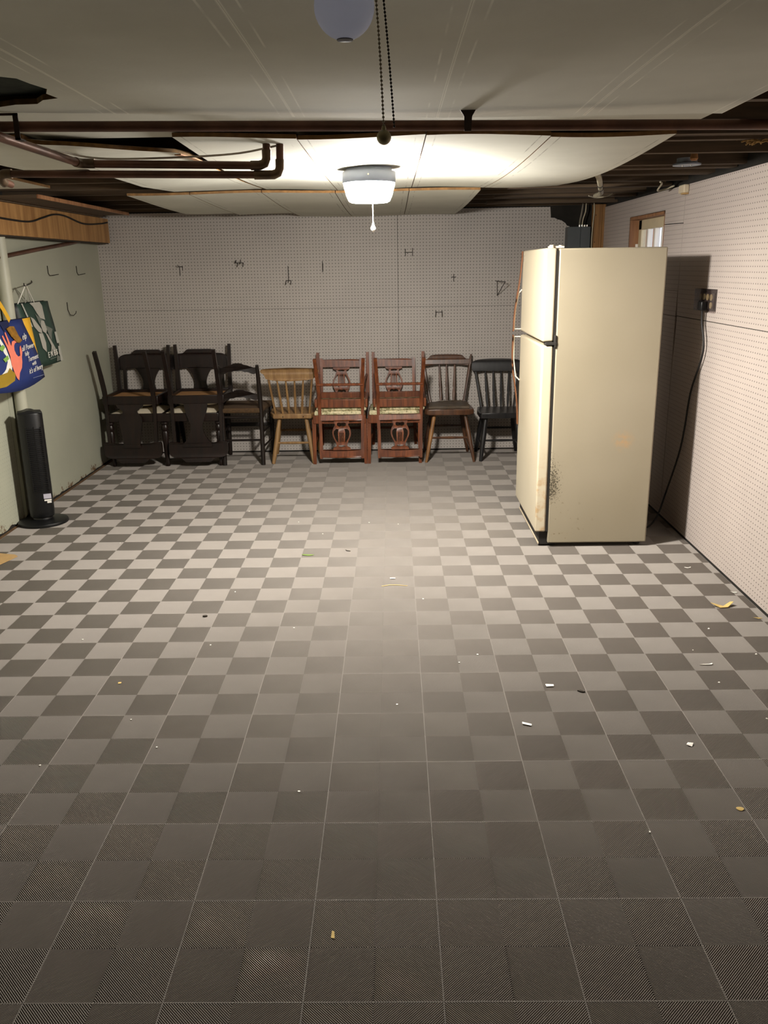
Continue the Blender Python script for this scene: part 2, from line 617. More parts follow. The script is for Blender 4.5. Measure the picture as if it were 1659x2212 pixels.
# ------------------------------------------------------------------ back wall
b = MB()
b.box(XL - 0.1, XR + 0.15, YB + 0.006, YB + 0.12, -0.1, 2.15)
wall_back = tag(b.build('wall_back', 'dark_backing'), kind='structure')
SEAM_X, SEAM_Z = 0.047, 1.2
for x0, x1 in ((XL, SEAM_X - 0.0015), (SEAM_X + 0.0015, XR)):
    for z0, z1 in ((0.012, SEAM_Z - 0.001), (SEAM_Z + 0.001, 1.955)):
        b = MB()
        if x0 > 0 and z0 > 1:
            tear = [(1.262, z1), (1.27, 1.874), (1.30, 1.872), (1.325, 1.859), (1.35, 1.855), (1.386, 1.832), (1.40, 1.812), (1.424, 1.806), (1.43, 1.78), (1.43, z0)]
            poly = [(x0, z0), (x0, z1)] + tear
            b.prism(poly, YB, YB + 0.006, 'xz')
        else:
            b.box(x0, x1, YB, YB + 0.006, z0, z1)
        b.build('pegboard_panel', 'peg_back', wall_back, smooth=False)

# ------------------------------------------------------------------ right wall and window
WY0, WY1, WZ0, WZ1 = 5.405, 6.19, 1.36, 1.822
b = MB()
for y0, y1, z0, z1 in ((YN, WY0, -0.1, 2.15), (WY1, YB + 0.12, -0.1, 2.15), (WY0, WY1, -0.1, WZ0), (WY0, WY1, WZ1, 2.15)):
    b.box(XR + 0.006, XR + 0.2, y0, y1, z0, z1)
wall_right = tag(b.build('wall_right', 'dark_backing'), kind='structure')


def rpanel(poly):
    b = MB()
    b.prism(poly, XR, XR + 0.006, 'yz')
    return b.build('pegboard_panel', 'peg_right', wall_right, smooth=False)


TZ = 1.938
VS = 5.058
tear = [(VS - 0.002, 0.008), (VS - 0.002, 0.80), (VS - 0.006, 0.92), (VS - 0.012, 1.06), (VS - 0.016, 1.16), (VS - 0.014, SEAM_Z + 0.018)]
for y0, y1 in ((0.184, 2.618),):  # nearer sheets left off; unseen bare wall there dims the bounce light
    rpanel([(y0, 0.008), (y1, 0.008), (y1, 1.219), (y0, 1.219)])
    rpanel([(y0, 1.222), (y1, 1.222), (y1, TZ), (y0, TZ)])
rpanel([(2.622, 0.008)] + tear + [(2.622, 1.219)])
rpanel([(2.622, 1.222), (VS - 0.014, 1.222), (VS - 0.008, 1.30), (VS - 0.003, 1.37), (VS - 0.002, TZ), (2.622, TZ)])
rpanel([(VS + 0.004, 0.008), (YB, 0.008), (YB, 1.214), (VS + 0.012, 1.214), (VS + 0.008, 0.95)])
rpanel([(VS + 0.012, 1.217), (YB, 1.217), (YB, 1.36), (VS + 0.004, 1.36)])
rpanel([(VS + 0.002, 1.362), (WY0, 1.362), (WY0, 1.739), (VS + 0.002, 1.732)])
rpanel([(VS + 0.002, 1.737), (WY0, 1.744), (WY0, WZ1 + 0.002), (WY1, WZ1 + 0.002), (WY1, 1.362), (YB, 1.362), (YB, TZ), (VS + 0.002, TZ)])

win = empty('window_1', (XR, WY0, WZ0), kind='structure')
D = 0.17
b = MB()
b.box(0.0, D, 0, 0.018, 0, WZ1 - WZ0)
b.box(0.0, D, WY1 - WY0 - 0.018, WY1 - WY0, 0, WZ1 - WZ0)
b.box(0.0, D, 0, WY1 - WY0, WZ1 - WZ0 - 0.02, WZ1 - WZ0)
b.box(0.0, D, 0, WY1 - WY0, 0, 0.02)
b.build('window_frame', 'frame_wood', win, bevel=0.002)
b = MB()
SX = 0.06
b.box(SX, SX + 0.035, 0.018, WY1 - WY0 - 0.018, WZ1 - WZ0 - 0.085, WZ1 - WZ0 - 0.02)
b.box(SX, SX + 0.035, 0.018, WY1 - WY0 - 0.018, 0.02, 0.06)
b.box(SX, SX + 0.035, 0.018, 0.062, 0.02, WZ1 - WZ0 - 0.02)
b.box(SX, SX + 0.035, WY1 - WY0 - 0.085, WY1 - WY0 - 0.018, 0.02, WZ1 - WZ0 - 0.02)
b.build('window_sash', 'sash', win, bevel=0.003)
yy = [0.062, 0.205, 0.235, 0.395, 0.425, WY1 - WY0 - 0.25, WY1 - WY0 - 0.22, WY1 - WY0 - 0.085]
yy = [0.062 + i * (WY1 - WY0 - 0.147) / 4 for i in range(5)]
for i in range(1, 4):
    b = MB()
    b.box(SX - 0.004, SX + 0.03, yy[i] - 0.014, yy[i] + 0.014, 0.06, WZ1 - WZ0 - 0.085)
    b.build('window_muntin', 'sash_white', win, bevel=0.003)
for i in range(4):
    b = MB()
    b.box(SX + 0.014, SX + 0.018, yy[i] + 0.010, yy[i + 1] - 0.010, 0.056, WZ1 - WZ0 - 0.08)
    b.build('window_pane', 'glass', win, smooth=False)
b = MB()
b.box(SX - 0.02, SX - 0.003, WY1 - WY0 - 0.04, WY1 - WY0 - 0.022, 0.26, 0.285)
b.build('window_latch', 'sash_white', win, bevel=0.002)
# ------------------------------------------------------------------ left wall
b = MB()
b.box(XL - 0.12, XL - 0.006, YN, YB + 0.12, -0.1, 2.15)
wall_left = tag(b.build('wall_left', 'dark_backing'), kind='structure')
LS = 5.135
for y0, y1, m_ in ((0.253, 2.69, 'peg_left'), (2.693, LS - 0.002, 'peg_left'), (LS + 0.002, YB, 'board_left')):  # unseen stretch beside the camera kept bare and dark against bounce light
    b = MB()
    foot = [(y0 + (y1 - y0) * i / 40, 0.004 + (R.random() ** 4) * 0.016) for i in range(41)]
    b.prism(foot + [(y1, 1.95), (y0, 1.95)], XL - 0.006, XL, 'yz')
    b.build('wall_panel', m_, wall_left, smooth=False)

# unseen wall behind the camera, coloured dark to dim the ambient light
b = MB()
b.box(XL - 0.12, XR + 0.2, YN - 0.1, YN, -0.1, 2.15)
tag(b.build('wall_front', 'unseen_wall_dark'), kind='structure')

# ------------------------------------------------------------------ ceiling: subfloor, joists, sagging panels
b = MB()
b.box(XL - 0.12, XR + 0.2, YN - 0.1, YB + 0.12, 2.15, 2.2)
ceiling = tag(b.build('ceiling', 'subfloor'), kind='structure')
y = YN + 0.25
while y < YB:
    b = MB()
    b.box(XL - 0.1, XR + 0.15, y, y + 0.042, 1.965 + R.uniform(-0.004, 0.004), 2.15)
    b.build('joist', 'joist', ceiling, smooth=False)
    y += 0.4064
# board runs seen edge-on between the joists on the right
for yy_, z_ in ((3.02, 1.955), (3.36, 1.975), (4.35, 1.957), (4.66, 1.96), (5.32, 1.955), (6.05, 1.957), (6.55, 1.95)):
    b = MB()
    b.box(0.7, XR, yy_, yy_ + 0.07, z_, z_ + 0.018, rot=Matrix.Rotation(R.uniform(-0.03, 0.03), 3, 'Z'))
    b.build('furring_strip', 'joist', ceiling, smooth=False)
TH = 0.013


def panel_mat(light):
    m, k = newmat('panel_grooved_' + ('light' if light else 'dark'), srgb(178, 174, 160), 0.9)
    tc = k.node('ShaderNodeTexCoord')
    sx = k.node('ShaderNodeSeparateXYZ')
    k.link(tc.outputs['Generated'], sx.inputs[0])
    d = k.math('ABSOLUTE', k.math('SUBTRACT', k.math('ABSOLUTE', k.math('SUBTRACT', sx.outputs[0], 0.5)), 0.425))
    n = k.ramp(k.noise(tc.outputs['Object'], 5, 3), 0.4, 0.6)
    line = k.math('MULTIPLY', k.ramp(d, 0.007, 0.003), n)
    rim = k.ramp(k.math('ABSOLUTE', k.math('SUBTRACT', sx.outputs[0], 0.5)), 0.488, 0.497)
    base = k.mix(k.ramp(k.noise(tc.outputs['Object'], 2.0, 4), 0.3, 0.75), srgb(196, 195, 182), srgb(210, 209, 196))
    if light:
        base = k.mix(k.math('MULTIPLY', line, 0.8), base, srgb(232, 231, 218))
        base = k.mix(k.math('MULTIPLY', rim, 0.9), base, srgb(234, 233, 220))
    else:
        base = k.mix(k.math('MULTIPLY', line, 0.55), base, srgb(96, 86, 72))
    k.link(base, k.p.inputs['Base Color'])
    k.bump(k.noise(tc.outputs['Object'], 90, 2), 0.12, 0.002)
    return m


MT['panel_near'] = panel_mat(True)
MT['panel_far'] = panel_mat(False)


def panel(x0, x1, y0, y1, zf, m_, poly=None, holes=(), n=14, edge='panel_edge'):
    """fibre ceiling sheet; zf(x, y) is the height of its underside"""
    b = MB()
    if poly or holes:
        P = poly or [(x0, y0), (x1, y0), (x1, y1), (x0, y1)]
        b.prism(P, 0.0, TH, 'xy', holes, 0, 1, warp=lambda q: (q[0], q[1], q[2] + zf(q[0], q[1])))
    else:
        nx = 6
        V = [(x0 + (x1 - x0) * i / nx, y0 + (y1 - y0) * j / n) for j in range(n + 1) for i in range(nx + 1)]
        N = len(V)
        vs = [(x, y, zf(x, y)) for x, y in V] + [(x, y, zf(x, y) + TH) for x, y in V]
        fs, ed = [], []
        q = lambda i, j: j * (nx + 1) + i
        for j in range(n):
            for i in range(nx):
                f = (q(i, j), q(i + 1, j), q(i + 1, j + 1), q(i, j + 1))
                fs += [f, tuple(a + N for a in reversed(f))]
        for i in range(nx):
            ed += [(q(i, 0), q(i + 1, 0), q(i + 1, 0) + N, q(i, 0) + N), (q(i, n), q(i + 1, n), q(i + 1, n) + N, q(i, n) + N)]
        for j in range(n):
            ed += [(q(0, j), q(0, j + 1), q(0, j + 1) + N, q(0, j) + N), (q(nx, j), q(nx, j + 1), q(nx, j + 1) + N, q(nx, j) + N)]
        b.add(vs, fs, 0)
        b.add(vs, ed, 1)
    return b.build('ceiling_panel', [m_, edge], ceiling, angle=30)


def edgey(x):
    return 2.53 + 0.105 * (x - 0.0) - 0.02 * math.sin(x * 3)


def z_near(x, y):
    return 1.928 - 0.012 * max(0, math.sin(x * 2.2 + 1.2)) - 0.006 * math.sin(y * 2.4)


G = 0.002
PN = 0.10     # near sheets start here; unseen part behind left open to cut bounced light
nx_ = [(-2.37, -1.56), (-1.56, -1.15), (-1.15, -0.742), (-0.742, -0.265), (-0.265, 0.13), (0.13, 0.54), (0.54, 0.945)]
for x0, x1 in nx_:
    poly = None
    if x0 == -1.15:
        hole = [(-1.09, 2.30), (-1.07, 2.06), (-0.96, 1.985), (-0.885, 2.0), (-0.85, 2.014), (-0.822, 2.035), (-0.815, 2.09), (-0.80, 2.15), (-0.822, 2.20), (-0.815, 2.255), (-0.86, 2.275), (-0.892, 2.32), (-0.95, 2.325), (-1.0, 2.35)]
        ys = [PN + (edgey(x0) - PN) * i / 12 for i in range(13)]
        panel(x0, x1, PN, 0, z_near, 'panel_near', poly=[(x0, PN), (x1, PN)] + [(x1, q + 0.04) for q in ys[1:-1]] + [(x1, edgey(x1)), (x0, edgey(x0))] + [(x0, q) for q in reversed(ys[1:-1])], holes=[hole], edge='torn')
    else:
        # slightly skew far edge: shear the grid
        zf = z_near
        b_y1 = edgey((x0 + x1) / 2)
        o = panel(x0 + 0.0002, x1 - 0.0002, PN, b_y1, zf, 'panel_near')
        for v in o.data.vertices:
            f = (v.co.y - PN) / (b_y1 - PN)
            v.co.y += f * f * f * (edgey(v.co.x) - b_y1)
# dark insulation above the torn hole
b = MB()
b.box(-1.13, -0.77, 1.95, 2.37, 1.958, 1.964)
b.build('insulation_batt', 'green_insulation', ceiling)
# backing strip between the near sheets and the middle sheets
panel(-2.30, 0.96, 2.36, 3.02, lambda x, y: 1.947, 'panel', n=2)


def z_mid(x, y):
    t = (y - 2.9) / 2.1
    return 1.925 + 0.016 * t - 0.034 * math.sin(PI * min(1, max(0, t))) * (0.02 + 0.98 * min(1, abs(x + 0.09) / 0.95) ** 1.2) + 0.006 * math.sin(x * 7)


def fr(x):
    return 2.93 + 0.05 * (x - 0.0)


for x0, x1 in ((-0.70, -0.30), (-0.30, 0.115), (0.115, 0.52), (0.52, 0.93)):
    o = panel(x0 + G, x1 - G, fr((x0 + x1) / 2), 5.03, z_mid, 'panel_far')
# left sheets of the middle row, torn along their front
front = [(-1.165, 2.90), (-1.12, 2.93), (-1.06, 2.95), (-0.99, 3.0), (-0.93, 3.06), (-0.87, 3.12), (-0.82, 3.16), (-0.765, 3.21)]
panel(0, 0, 0, 0, z_mid, 'panel_far', poly=front + [(-0.735, 3.30), (-0.722, 3.6), (-0.715, 3.9), (-0.712, 4.3), (-0.712, 4.95), (-1.165, 4.8), (-1.168, 4.2), (-1.165, 3.5)], edge='torn')
panel(-1.52, -1.17, 2.88, 3.74, lambda x, y: 1.93 - 0.008 * math.sin((y - 2.9) * 3.6), 'panel_far', n=5)
# torn paper hanging at the left of the gap
b = MB()
b.prism([(-0.765, 3.20), (-0.735, 3.30), (-0.722, 3.6), (-0.700, 3.55), (-0.715, 3.3), (-0.74, 3.19)], 1.912, 1.916, 'xy')
b.build('torn_paper', 'batten', ceiling)


def z_back(x, y):
    t = (y - 5.0) / 2.07
    return 1.922 - 0.013 * t - 0.012 * math.sin(PI * min(1, max(0, t))) + 0.004 * math.sin(x * 6)


for x0, x1, y1 in ((-1.47, -1.12, 6.35), (-1.12, -0.72, 6.55), (-0.72, -0.31, 7.07), (-0.31, 0.10, 7.07), (0.10, 0.50, 7.07)):
    panel(x0 + G, x1 - G, 4.985 + 0.02 * x0, y1, z_back, 'panel_far')
# scrap sheets over the soffit on the left
panel(-2.30, -1.80, 4.0, 4.72, lambda x, y: 1.945, 'panel', n=3)

# ------------------------------------------------------------------ ceiling lamp
LX, LY = -0.094, 3.845
t = empty('ceiling_lamp', (LX, LY, 1.936), label='round white ceiling lamp, lit, with a pull cord under it', cat='lamp')
b = MB()
b.lathe([(0.094, -0.0005), (0.098, -0.004), (0.0995, -0.026)], 40)
b.build('mounting_base', 'lamp_white', t)
b = MB()
b.lathe([(0.1, -0.024), (0.113, -0.025), (0.1145, -0.028), (0.1135, -0.068), (0.112, -0.070), (0.1, -0.070)], 48)
h = b.build('housing', 'lamp_white', t)
b = MB()
b.tube([(0, -0.113, -0.044), (0, -0.1165, -0.044)], 0.004, 10)
b.build('screw', 'chrome', h)
b = MB()
b.lathe([(0.109, -0.071), (0.1085, -0.082), (0.098, -0.120), (0.088, -0.142), (0.078, -0.147)], 48)
b.lathe([(0.078, -0.147), (0.04, -0.149), (0.001, -0.15)], 48, mi=1)
df = b.build('diffuser', ['glow', 'glow_down'], t)
b = MB()
b.tube([(0.014, 0, -0.149), (0.0145, 0, -0.235)], 0.0016, 6)
pc = b.build('pull_cord', 'sash_white', t)
b = MB()
b.lathe([(0.002, -0.228), (0.004, -0.236), (0.0055, -0.242), (0.010, -0.250), (0.0105, -0.256), (0.006, -0.264), (0.001, -0.27)], 14, (0.0145, 0, 0))
b.build('pull_knob', 'sash_white', pc)

# ------------------------------------------------------------------ globe bulb and pull chain near the camera
BX, BY, BZ = -0.052, 1.10, 1.816
t = empty('globe_bulb', (BX, BY, 1.935), label='unlit globe bulb with bluish white coating in a ceiling socket', cat='bulb')
b = MB()
b.lathe([(0.052, -0.002), (0.055, -0.006), (0.05, -0.016), (0.03, -0.03), (0.024, -0.055), (0.02, -0.057)], 28)
b.build('socket', 'lamp_white', t)
prof = []
r_ = 0.0352
for i in range(17):
    a = PI * i / 18.0
    prof.append((max(0.001, r_ * math.sin(a + 0.001)), -r_ * math.cos(a) + (BZ - 1.935)))
prof += [(0.017, 0.030 + BZ - 1.935), (0.014, 0.05 + BZ - 1.935), (0.014, 0.066 + BZ - 1.935)]
b = MB()
b.lathe(prof, 32)
inner = b.build('coated_globe', 'bulb_in', t)
b = MB()
b.lathe([(0.001, -0.0006), (0.0095, -0.0002), (0.0098, 0.0008), (0.001, 0.0012)], 18, (0, 0, BZ - 1.935 - r_))
b.build('printed_mark', flat('bulb_print', (92, 96, 110)), inner)


def bead_chain(name, p0, p1, rb, label, ball, m_='chain'):
    t = empty(name, p0, label=label, cat='chain')
    b = MB()
    d = Vector(p1) - Vector(p0)
    n = int(d.length / (rb * 2.55))
    for i in range(n + 1):
        c = d * (i / n) + Vector((0.002 * math.sin(PI * i / n), 0, 0))
        b.lathe([(0.0004, -rb), (rb * 0.8, -rb * 0.6), (rb, 0), (rb * 0.8, rb * 0.6), (0.0004, rb)], 7, c)
    b.tube([(0, 0, 0)] + [tuple(d * (i / 6) + Vector((0.002 * math.sin(PI * i / 6), 0, 0))) for i in range(1, 7)], rb * 0.32, 5)
    b.build('bead_string', m_, t)
    if ball:
        b = MB()
        pr = [(max(0.0005, 0.0083 * math.sin(PI * i / 12)), -0.0083 * math.cos(PI * i / 12)) for i in range(13)]
        b.lathe(pr, 20, d + Vector((0, 0, -0.0085)))
        b.lathe([(0.002, 0.006), (0.0028, 0.008), (0.002, 0.011)], 8, d + Vector((0, 0, -0.0075)))
        b.build('end_ball', 'brass', t)
    return t


bead_chain('pull_chain', (-0.022, 1.05, 1.90), (-0.0075, 1.05, 1.677), 0.00165, 'beaded pull chain ending in a small brass ball below the globe bulb', True)
bead_chain('pull_chain', (-0.018, 1.07, 1.92), (0.0045, 1.07, 1.683), 0.0015, 'second thinner dark bead chain without a ball, right of the ball chain', False, 'wire')

# ------------------------------------------------------------------ copper pipes
PY = 2.45


def ring(b, c, ax, r, w, seg=14):
    a = Vector(ax).normalized() * w / 2
    b.tube([Vector(c) - a, Vector(c) + a], r, seg)


t = empty('main_water_pipe', (0, PY, 1.885), label='long brown copper water pipe crossing the whole room under the ceiling', cat='pipe')
b = MB()
b.tube([(-2.23, 0, 0.032), (-1.05, 0, 0.0155), (0, 0, 0.001), (1.008, 0, -0.0115), (XR - 0.01, 0, -0.02)], 0.0135, 14)
b.build('pipe', 'copper', t)
b = MB()
b.box(-1.006, -0.992, -0.018, -0.015, -0.02, 0.044)
b.box(-1.006, -0.992, -0.018, 0.02, -0.02, -0.016)
b.box(-1.05, -0.992, -0.018, -0.015, 0.040, 0.046)
b.build('pipe_strap', 'strap', t)
b = MB()
b.prism([(0.197, -0.018), (0.215, -0.018), (0.217, 0.018), (0.228, 0.036), (0.184, 0.036), (0.196, 0.018)], -0.019, -0.0155, 'xz')
b.build('pipe_hanger', 'strap', t)

t = empty('upper_branch_pipe', (0, 3.03, 1.86), label='upper copper branch pipe with two elbows, turning up into the ceiling', cat='pipe')
EY = 0.0
b = MB()
b.tube([(-1.043, -1.9, 0.013), (-1.043, -0.03, 0.011)], 0.0128, 12)
b.tube([(-1.02, EY, 0.01), (-0.45, EY, -0.004)], 0.0128, 12)
b.tube([(-0.415, EY, 0.03), (-0.4145, EY, 0.082)], 0.0128, 12)
b.build('pipe', 'copper', t)
b = MB()
b.tube([(-1.043, -0.05, 0.011), (-1.043, -0.022, 0.011), (-1.036, -0.007, 0.011), (-1.021, 0, 0.011), (-0.995, 0, 0.0105)], 0.0155, 12)
b.build('elbow', 'fitting', t)
b = MB()
b.tube([(-0.47, 0, -0.004), (-0.44, 0, -0.004), (-0.423, 0, 0.002), (-0.416, 0, 0.016), (-0.4155, 0, 0.044)], 0.0155, 12)
b.build('elbow', 'fitting', t)

t = empty('lower_branch_pipe', (0, 3.03, 1.83), label='lower copper branch pipe running beside the other, rising at its right elbow', cat='pipe')
b = MB()
b.tube([(-1.30, 0, 0.013), (-0.42, 0, -0.004)], 0.0122, 12)
b.tube([(-0.372, 0, 0.02), (-0.369, 0, 0.112)], 0.0128, 12)
b.tube([(-1.325, 0.015, -0.005), (-1.33, 0.10, -0.012)], 0.0122, 12)
b.build('pipe', 'copper', t)
b = MB()
b.tube([(-0.46, 0, -0.004), (-0.41, 0, -0.004)], 0.0150, 12)
b.tube([(-0.425, 0, -0.004), (-0.395, 0, -0.004), (-0.380, 0, 0.002), (-0.373, 0, 0.016), (-0.372, 0, 0.044)], 0.0152, 12)
b.build('elbow', 'fitting', t)
b = MB()
b.tube([(-1.28, 0, 0.013), (-1.305, 0, 0.013), (-1.32, 0.004, 0.008), (-1.325, 0.016, -0.004), (-1.327, 0.04, -0.012)], 0.0150, 12)
b.build('elbow', 'fitting', t)

b = MB()
b.tube([(XL + 0.04, 4.2, 1.515), (XL + 0.042, 5.194, 1.608), (XL + 0.045, 5.755, 1.662), (XL + 0.046, 6.349, 1.714), (XL + 0.046, 6.75, 1.757)], 0.0135, 12)
o = b.build('wall_pipe', 'copper')
tag(o, 'brown pipe sloping up along the left wall to the plywood soffit', 'pipe')

# thin cable stapled under the ceiling at the left
b = MB()
b.tube(spline([(-1.149, 3.0, 1.921), (-1.045, 3.169, 1.905), (-0.824, 3.150, 1.898), (-0.548, 3.13, 1.905), (-0.375, 3.03, 1.917)], 8), 0.0034, 6)
tag(b.build('ceiling_cable', 'grey_cable'), 'thin grey cable sagging under the torn ceiling panels behind the branch pipes', 'cable')

# ------------------------------------------------------------------ soffit on the left
t = empty('soffit_box', (-2.25, 1.5, 1.72), label='plywood faced soffit box along the top of the left wall', cat='soffit')
b = MB()
b.box(-0.012, 0, 0, 5.52, 0.012, 0.193)
b.build('plywood_face', 'ply', t, smooth=False)
b = MB()
b.box(-0.122, -0.012, 0, 5.52, 0.005, 0.02)
b.build('underside_board', 'subfloor', t, smooth=False)
b = MB()
b.box(-0.122, -0.0121, 5.505, 5.52, 0.02, 0.193)
b.build('end_board', 'ply', t, smooth=False)
b = MB()
b.box(-0.06, 0.03, 0, 5.3, 0.193, 0.222)
b.build('top_rail', 'joist', t, smooth=False)
b = MB()
b.tube(spline([(-2.243, 4.6, 1.835), (-2.243, 5.076, 1.822), (-2.243, 5.458, 1.820), (-2.243, 5.683, 1.853), (-2.243, 5.886, 1.885), (-2.243, 6.092, 1.886), (-2.243, 6.441, 1.852), (-2.243, 6.8, 1.868), (-2.243, 6.98, 1.885)], 8), 0.0058, 8)
tag(b.build('draped_cable', 'black_cable'), 'black cable draped in waves along the plywood soffit face', 'cable')
b = MB()
b.box(-2.19, -1.972, 4.95, 6.62, 1.917, 1.935)
o = b.build('edge_board', 'joist', None, bevel=0.002)
tag(o, 'long brown board above the plywood soffit, a paler strip painted in for its lit edge', 'board')
b = MB()
b.box(-1.972, -1.957, 4.95, 6.62, 1.914, 1.936)
b.build('lit_edge_strip', 'frame_wood', o, bevel=0.003)  # paler wood stands in for lamplight on the board's edge

# white pole against the left wall
t = empty('support_pole', (-2.332, 5.215, 0), label='white painted pole standing against the left wall behind the tower fan', cat='pole')
b = MB()
b.lathe([(0.037, 0.004), (0.037, 1.724)], 24)
b.build('pole', 'white_pole', t)
b = MB()
b.lathe([(0.0395, 0.0), (0.0395, 0.012), (0.0372, 0.016)], 24)
b.build('foot_ring', 'white_pole', t)

# ------------------------------------------------------------------ back right corner: post, service panel, cables
t = empty('corner_post', (1.60, 6.93, 0), label='doubled brown wooden post in the back right corner', cat='post')
for x0, x1 in ((-0.022, 0.042), (0.0435, 0.055 + 0.045)):
    b = MB()
    b.box(x0, x1, 0, 0.09, 0, 1.96)
    b.build('stud', 'post', t, bevel=0.003)
for x, z in ((-0.008, 1.88), (0.075, 1.90), (-0.01, 1.68), (0.07, 1.66)):
    b = MB()
    b.tube([(x, 0.004, z), (x, -0.0015, z)], 0.004, 8)
    b.build('nail', 'wire', t)

t = empty('service_panel', (1.386, 6.945, 1.42), label='grey steel electrical panel on the back wall above the fridge', cat='electrical panel')
b = MB()
b.box(0, 0.17, 0.012, 0.13, 0, 0.377)
b.build('box', 'panel_grey', t, bevel=0.003)
b = MB()
b.box(-0.004, 0.096, 0, 0.012, -0.004, 0.377)
b.box(0.098, 0.174, 0.002, 0.012, -0.004, 0.377)
b.build('door', 'panel_grey', t, bevel=0.002)
b = MB()
for x in (0.095, 0.115, 0.135, 0.155):
    b.tube([(x, 0.05, 0.377), (x, 0.05, 0.392)], 0.008, 10)
b.build('cable_clamp', 'chrome', t)
for nm, pts, m_, lab, rr in (
    ('panel_cable', [(1.481, 6.995, 1.812), (1.483, 6.99, 1.85), (1.492, 6.99, 1.90), (1.50, 6.99, 1.97)], 'grey_cable', 'pale cable entering the top of the grey electrical panel, left of its pair', 0.0062),
    ('panel_cable', [(1.501, 6.995, 1.812), (1.507, 6.99, 1.86), (1.522, 6.99, 1.91), (1.525, 6.99, 1.97)], 'cream_cable', 'thinner bent pale cable entering the electrical panel top, right of its pair', 0.005),
    ('post_cable', [(1.570, 6.935, 1.40), (1.568, 6.92, 1.55), (1.565, 6.92, 1.70), (1.568, 6.92, 1.80), (1.574, 6.92, 1.90), (1.57, 6.92, 1.97)], 'cream_cable', 'tan cable running down the left edge of the wooden corner post', 0.0045)):
    b = MB()
    b.tube(spline(pts, 6), rr, 8)
    tag(b.build(nm, m_), lab, 'cable')
b = MB()
b.tube(spline([(0.965, 4.05, 1.941), (0.982, 4.30, 1.940), (1.055, 4.57, 1.937), (1.14, 4.90, 1.930), (1.205, 5.17, 1.932), (1.30, 5.56, 1.938), (1.32, 5.8, 1.94)], 6), 0.0145, 8)
o = b.build('cable_bundle', 'cream_cable')
tag(o, 'taped bundle of cream cables crossing the open joists beside the last sagging panel', 'cable')
for p, q in (((1.132, 4.87, 1.931), (1.141, 4.905, 1.930)), ((1.198, 5.14, 1.932), (1.207, 5.18, 1.932))):
    b = MB()
    b.tube([p, q], 0.0162, 10)
    b.build('tape', 'black_cable', o)
b = MB()
b.tube(spline([(1.50, 5.02, 1.952), (1.54, 5.12, 1.95), (1.56, 5.26, 1.926), (1.60, 5.30, 1.93), (1.635, 5.2, 1.945)], 6), 0.005, 8)
tag(b.build('loose_cable', 'cream_cable'), 'loose white cable end curling below the joists near the right wall', 'cable')
b = MB()
b.tube(spline([(1.30, 5.9, 1.948), (1.36, 5.95, 1.94), (1.42, 5.93, 1.945), (1.44, 5.85, 1.955)], 6), 0.004, 8)
tag(b.build('loose_cable', 'cream_cable'), 'short pale cable end in the joists above the wooden corner post', 'cable')
t = empty('junction_cover', (1.346, 4.12, 1.944), label='round bluish metal cover plate under the open joists', cat='cover plate')
b = MB()
b.lathe([(0.060, 0.002), (0.062, 0.0), (0.062, 0.006), (0.045, 0.012), (0.045, 0.03)], 32)
b.build('plate', 'disc', t)
for x, d in ((-0.02, -0.006), (0.02, -0.003)):
    b = MB()
    b.tube([(x, 0, 0.001), (x, 0, d)], 0.0035, 8)
    b.build('screw', 'chrome', t)
b = MB()
b.lathe([(0.012, -0.012), (0.018, -0.004), (0.014, 0.02)], 12, (1.333, 3.99, 1.962))
tag(b.build('porcelain_knob', 'batten'), 'tan knob insulator on a joist beside the round metal cover', 'insulator')
b = MB()
for i in range(26):
    p = Vector((1.345 + 0.085 * R.random(), 3.45 + R.uniform(-0.02, 0.02), 1.963 + R.uniform(-0.012, 0.006)))
    q = p + Vector((R.uniform(-0.04, 0.04), R.uniform(-0.015, 0.015), R.uniform(-0.012, 0.004)))
    b.tube([p, (p + q) / 2 + Vector((0, 0, 0.004)), q], 0.0032, 5)
tag(b.build('insulation_tuft', 'insulation'), 'tuft of yellow insulation poking from the joists at the right', 'insulation')
t = empty('wall_box', (XR, 5.03, 1.885), label='small beige box on the top edge of the right wall', cat='box')
b = MB()
b.box(-0.032, -0.0005, -0.03, 0.065, 0.008, 0.052)
b.build('body', 'beige', t, bevel=0.006)
b = MB()
b.box(-0.028, -0.0005, -0.024, 0.03, 0.0, 0.009)
b.build('terminal', 'card', t, bevel=0.002)

# ------------------------------------------------------------------ pegboard hooks
def hook(loc, strokes, label, face='back', rad=0.0028, name='pegboard_hook', cat='hook'):
    o = empty(name, loc, label=label, cat=cat, group='pegboard hooks')
    b = MB()
    for st in strokes:
        b.tube(st, rad, 6)
    b.build('wire', 'wire', o)
    return o


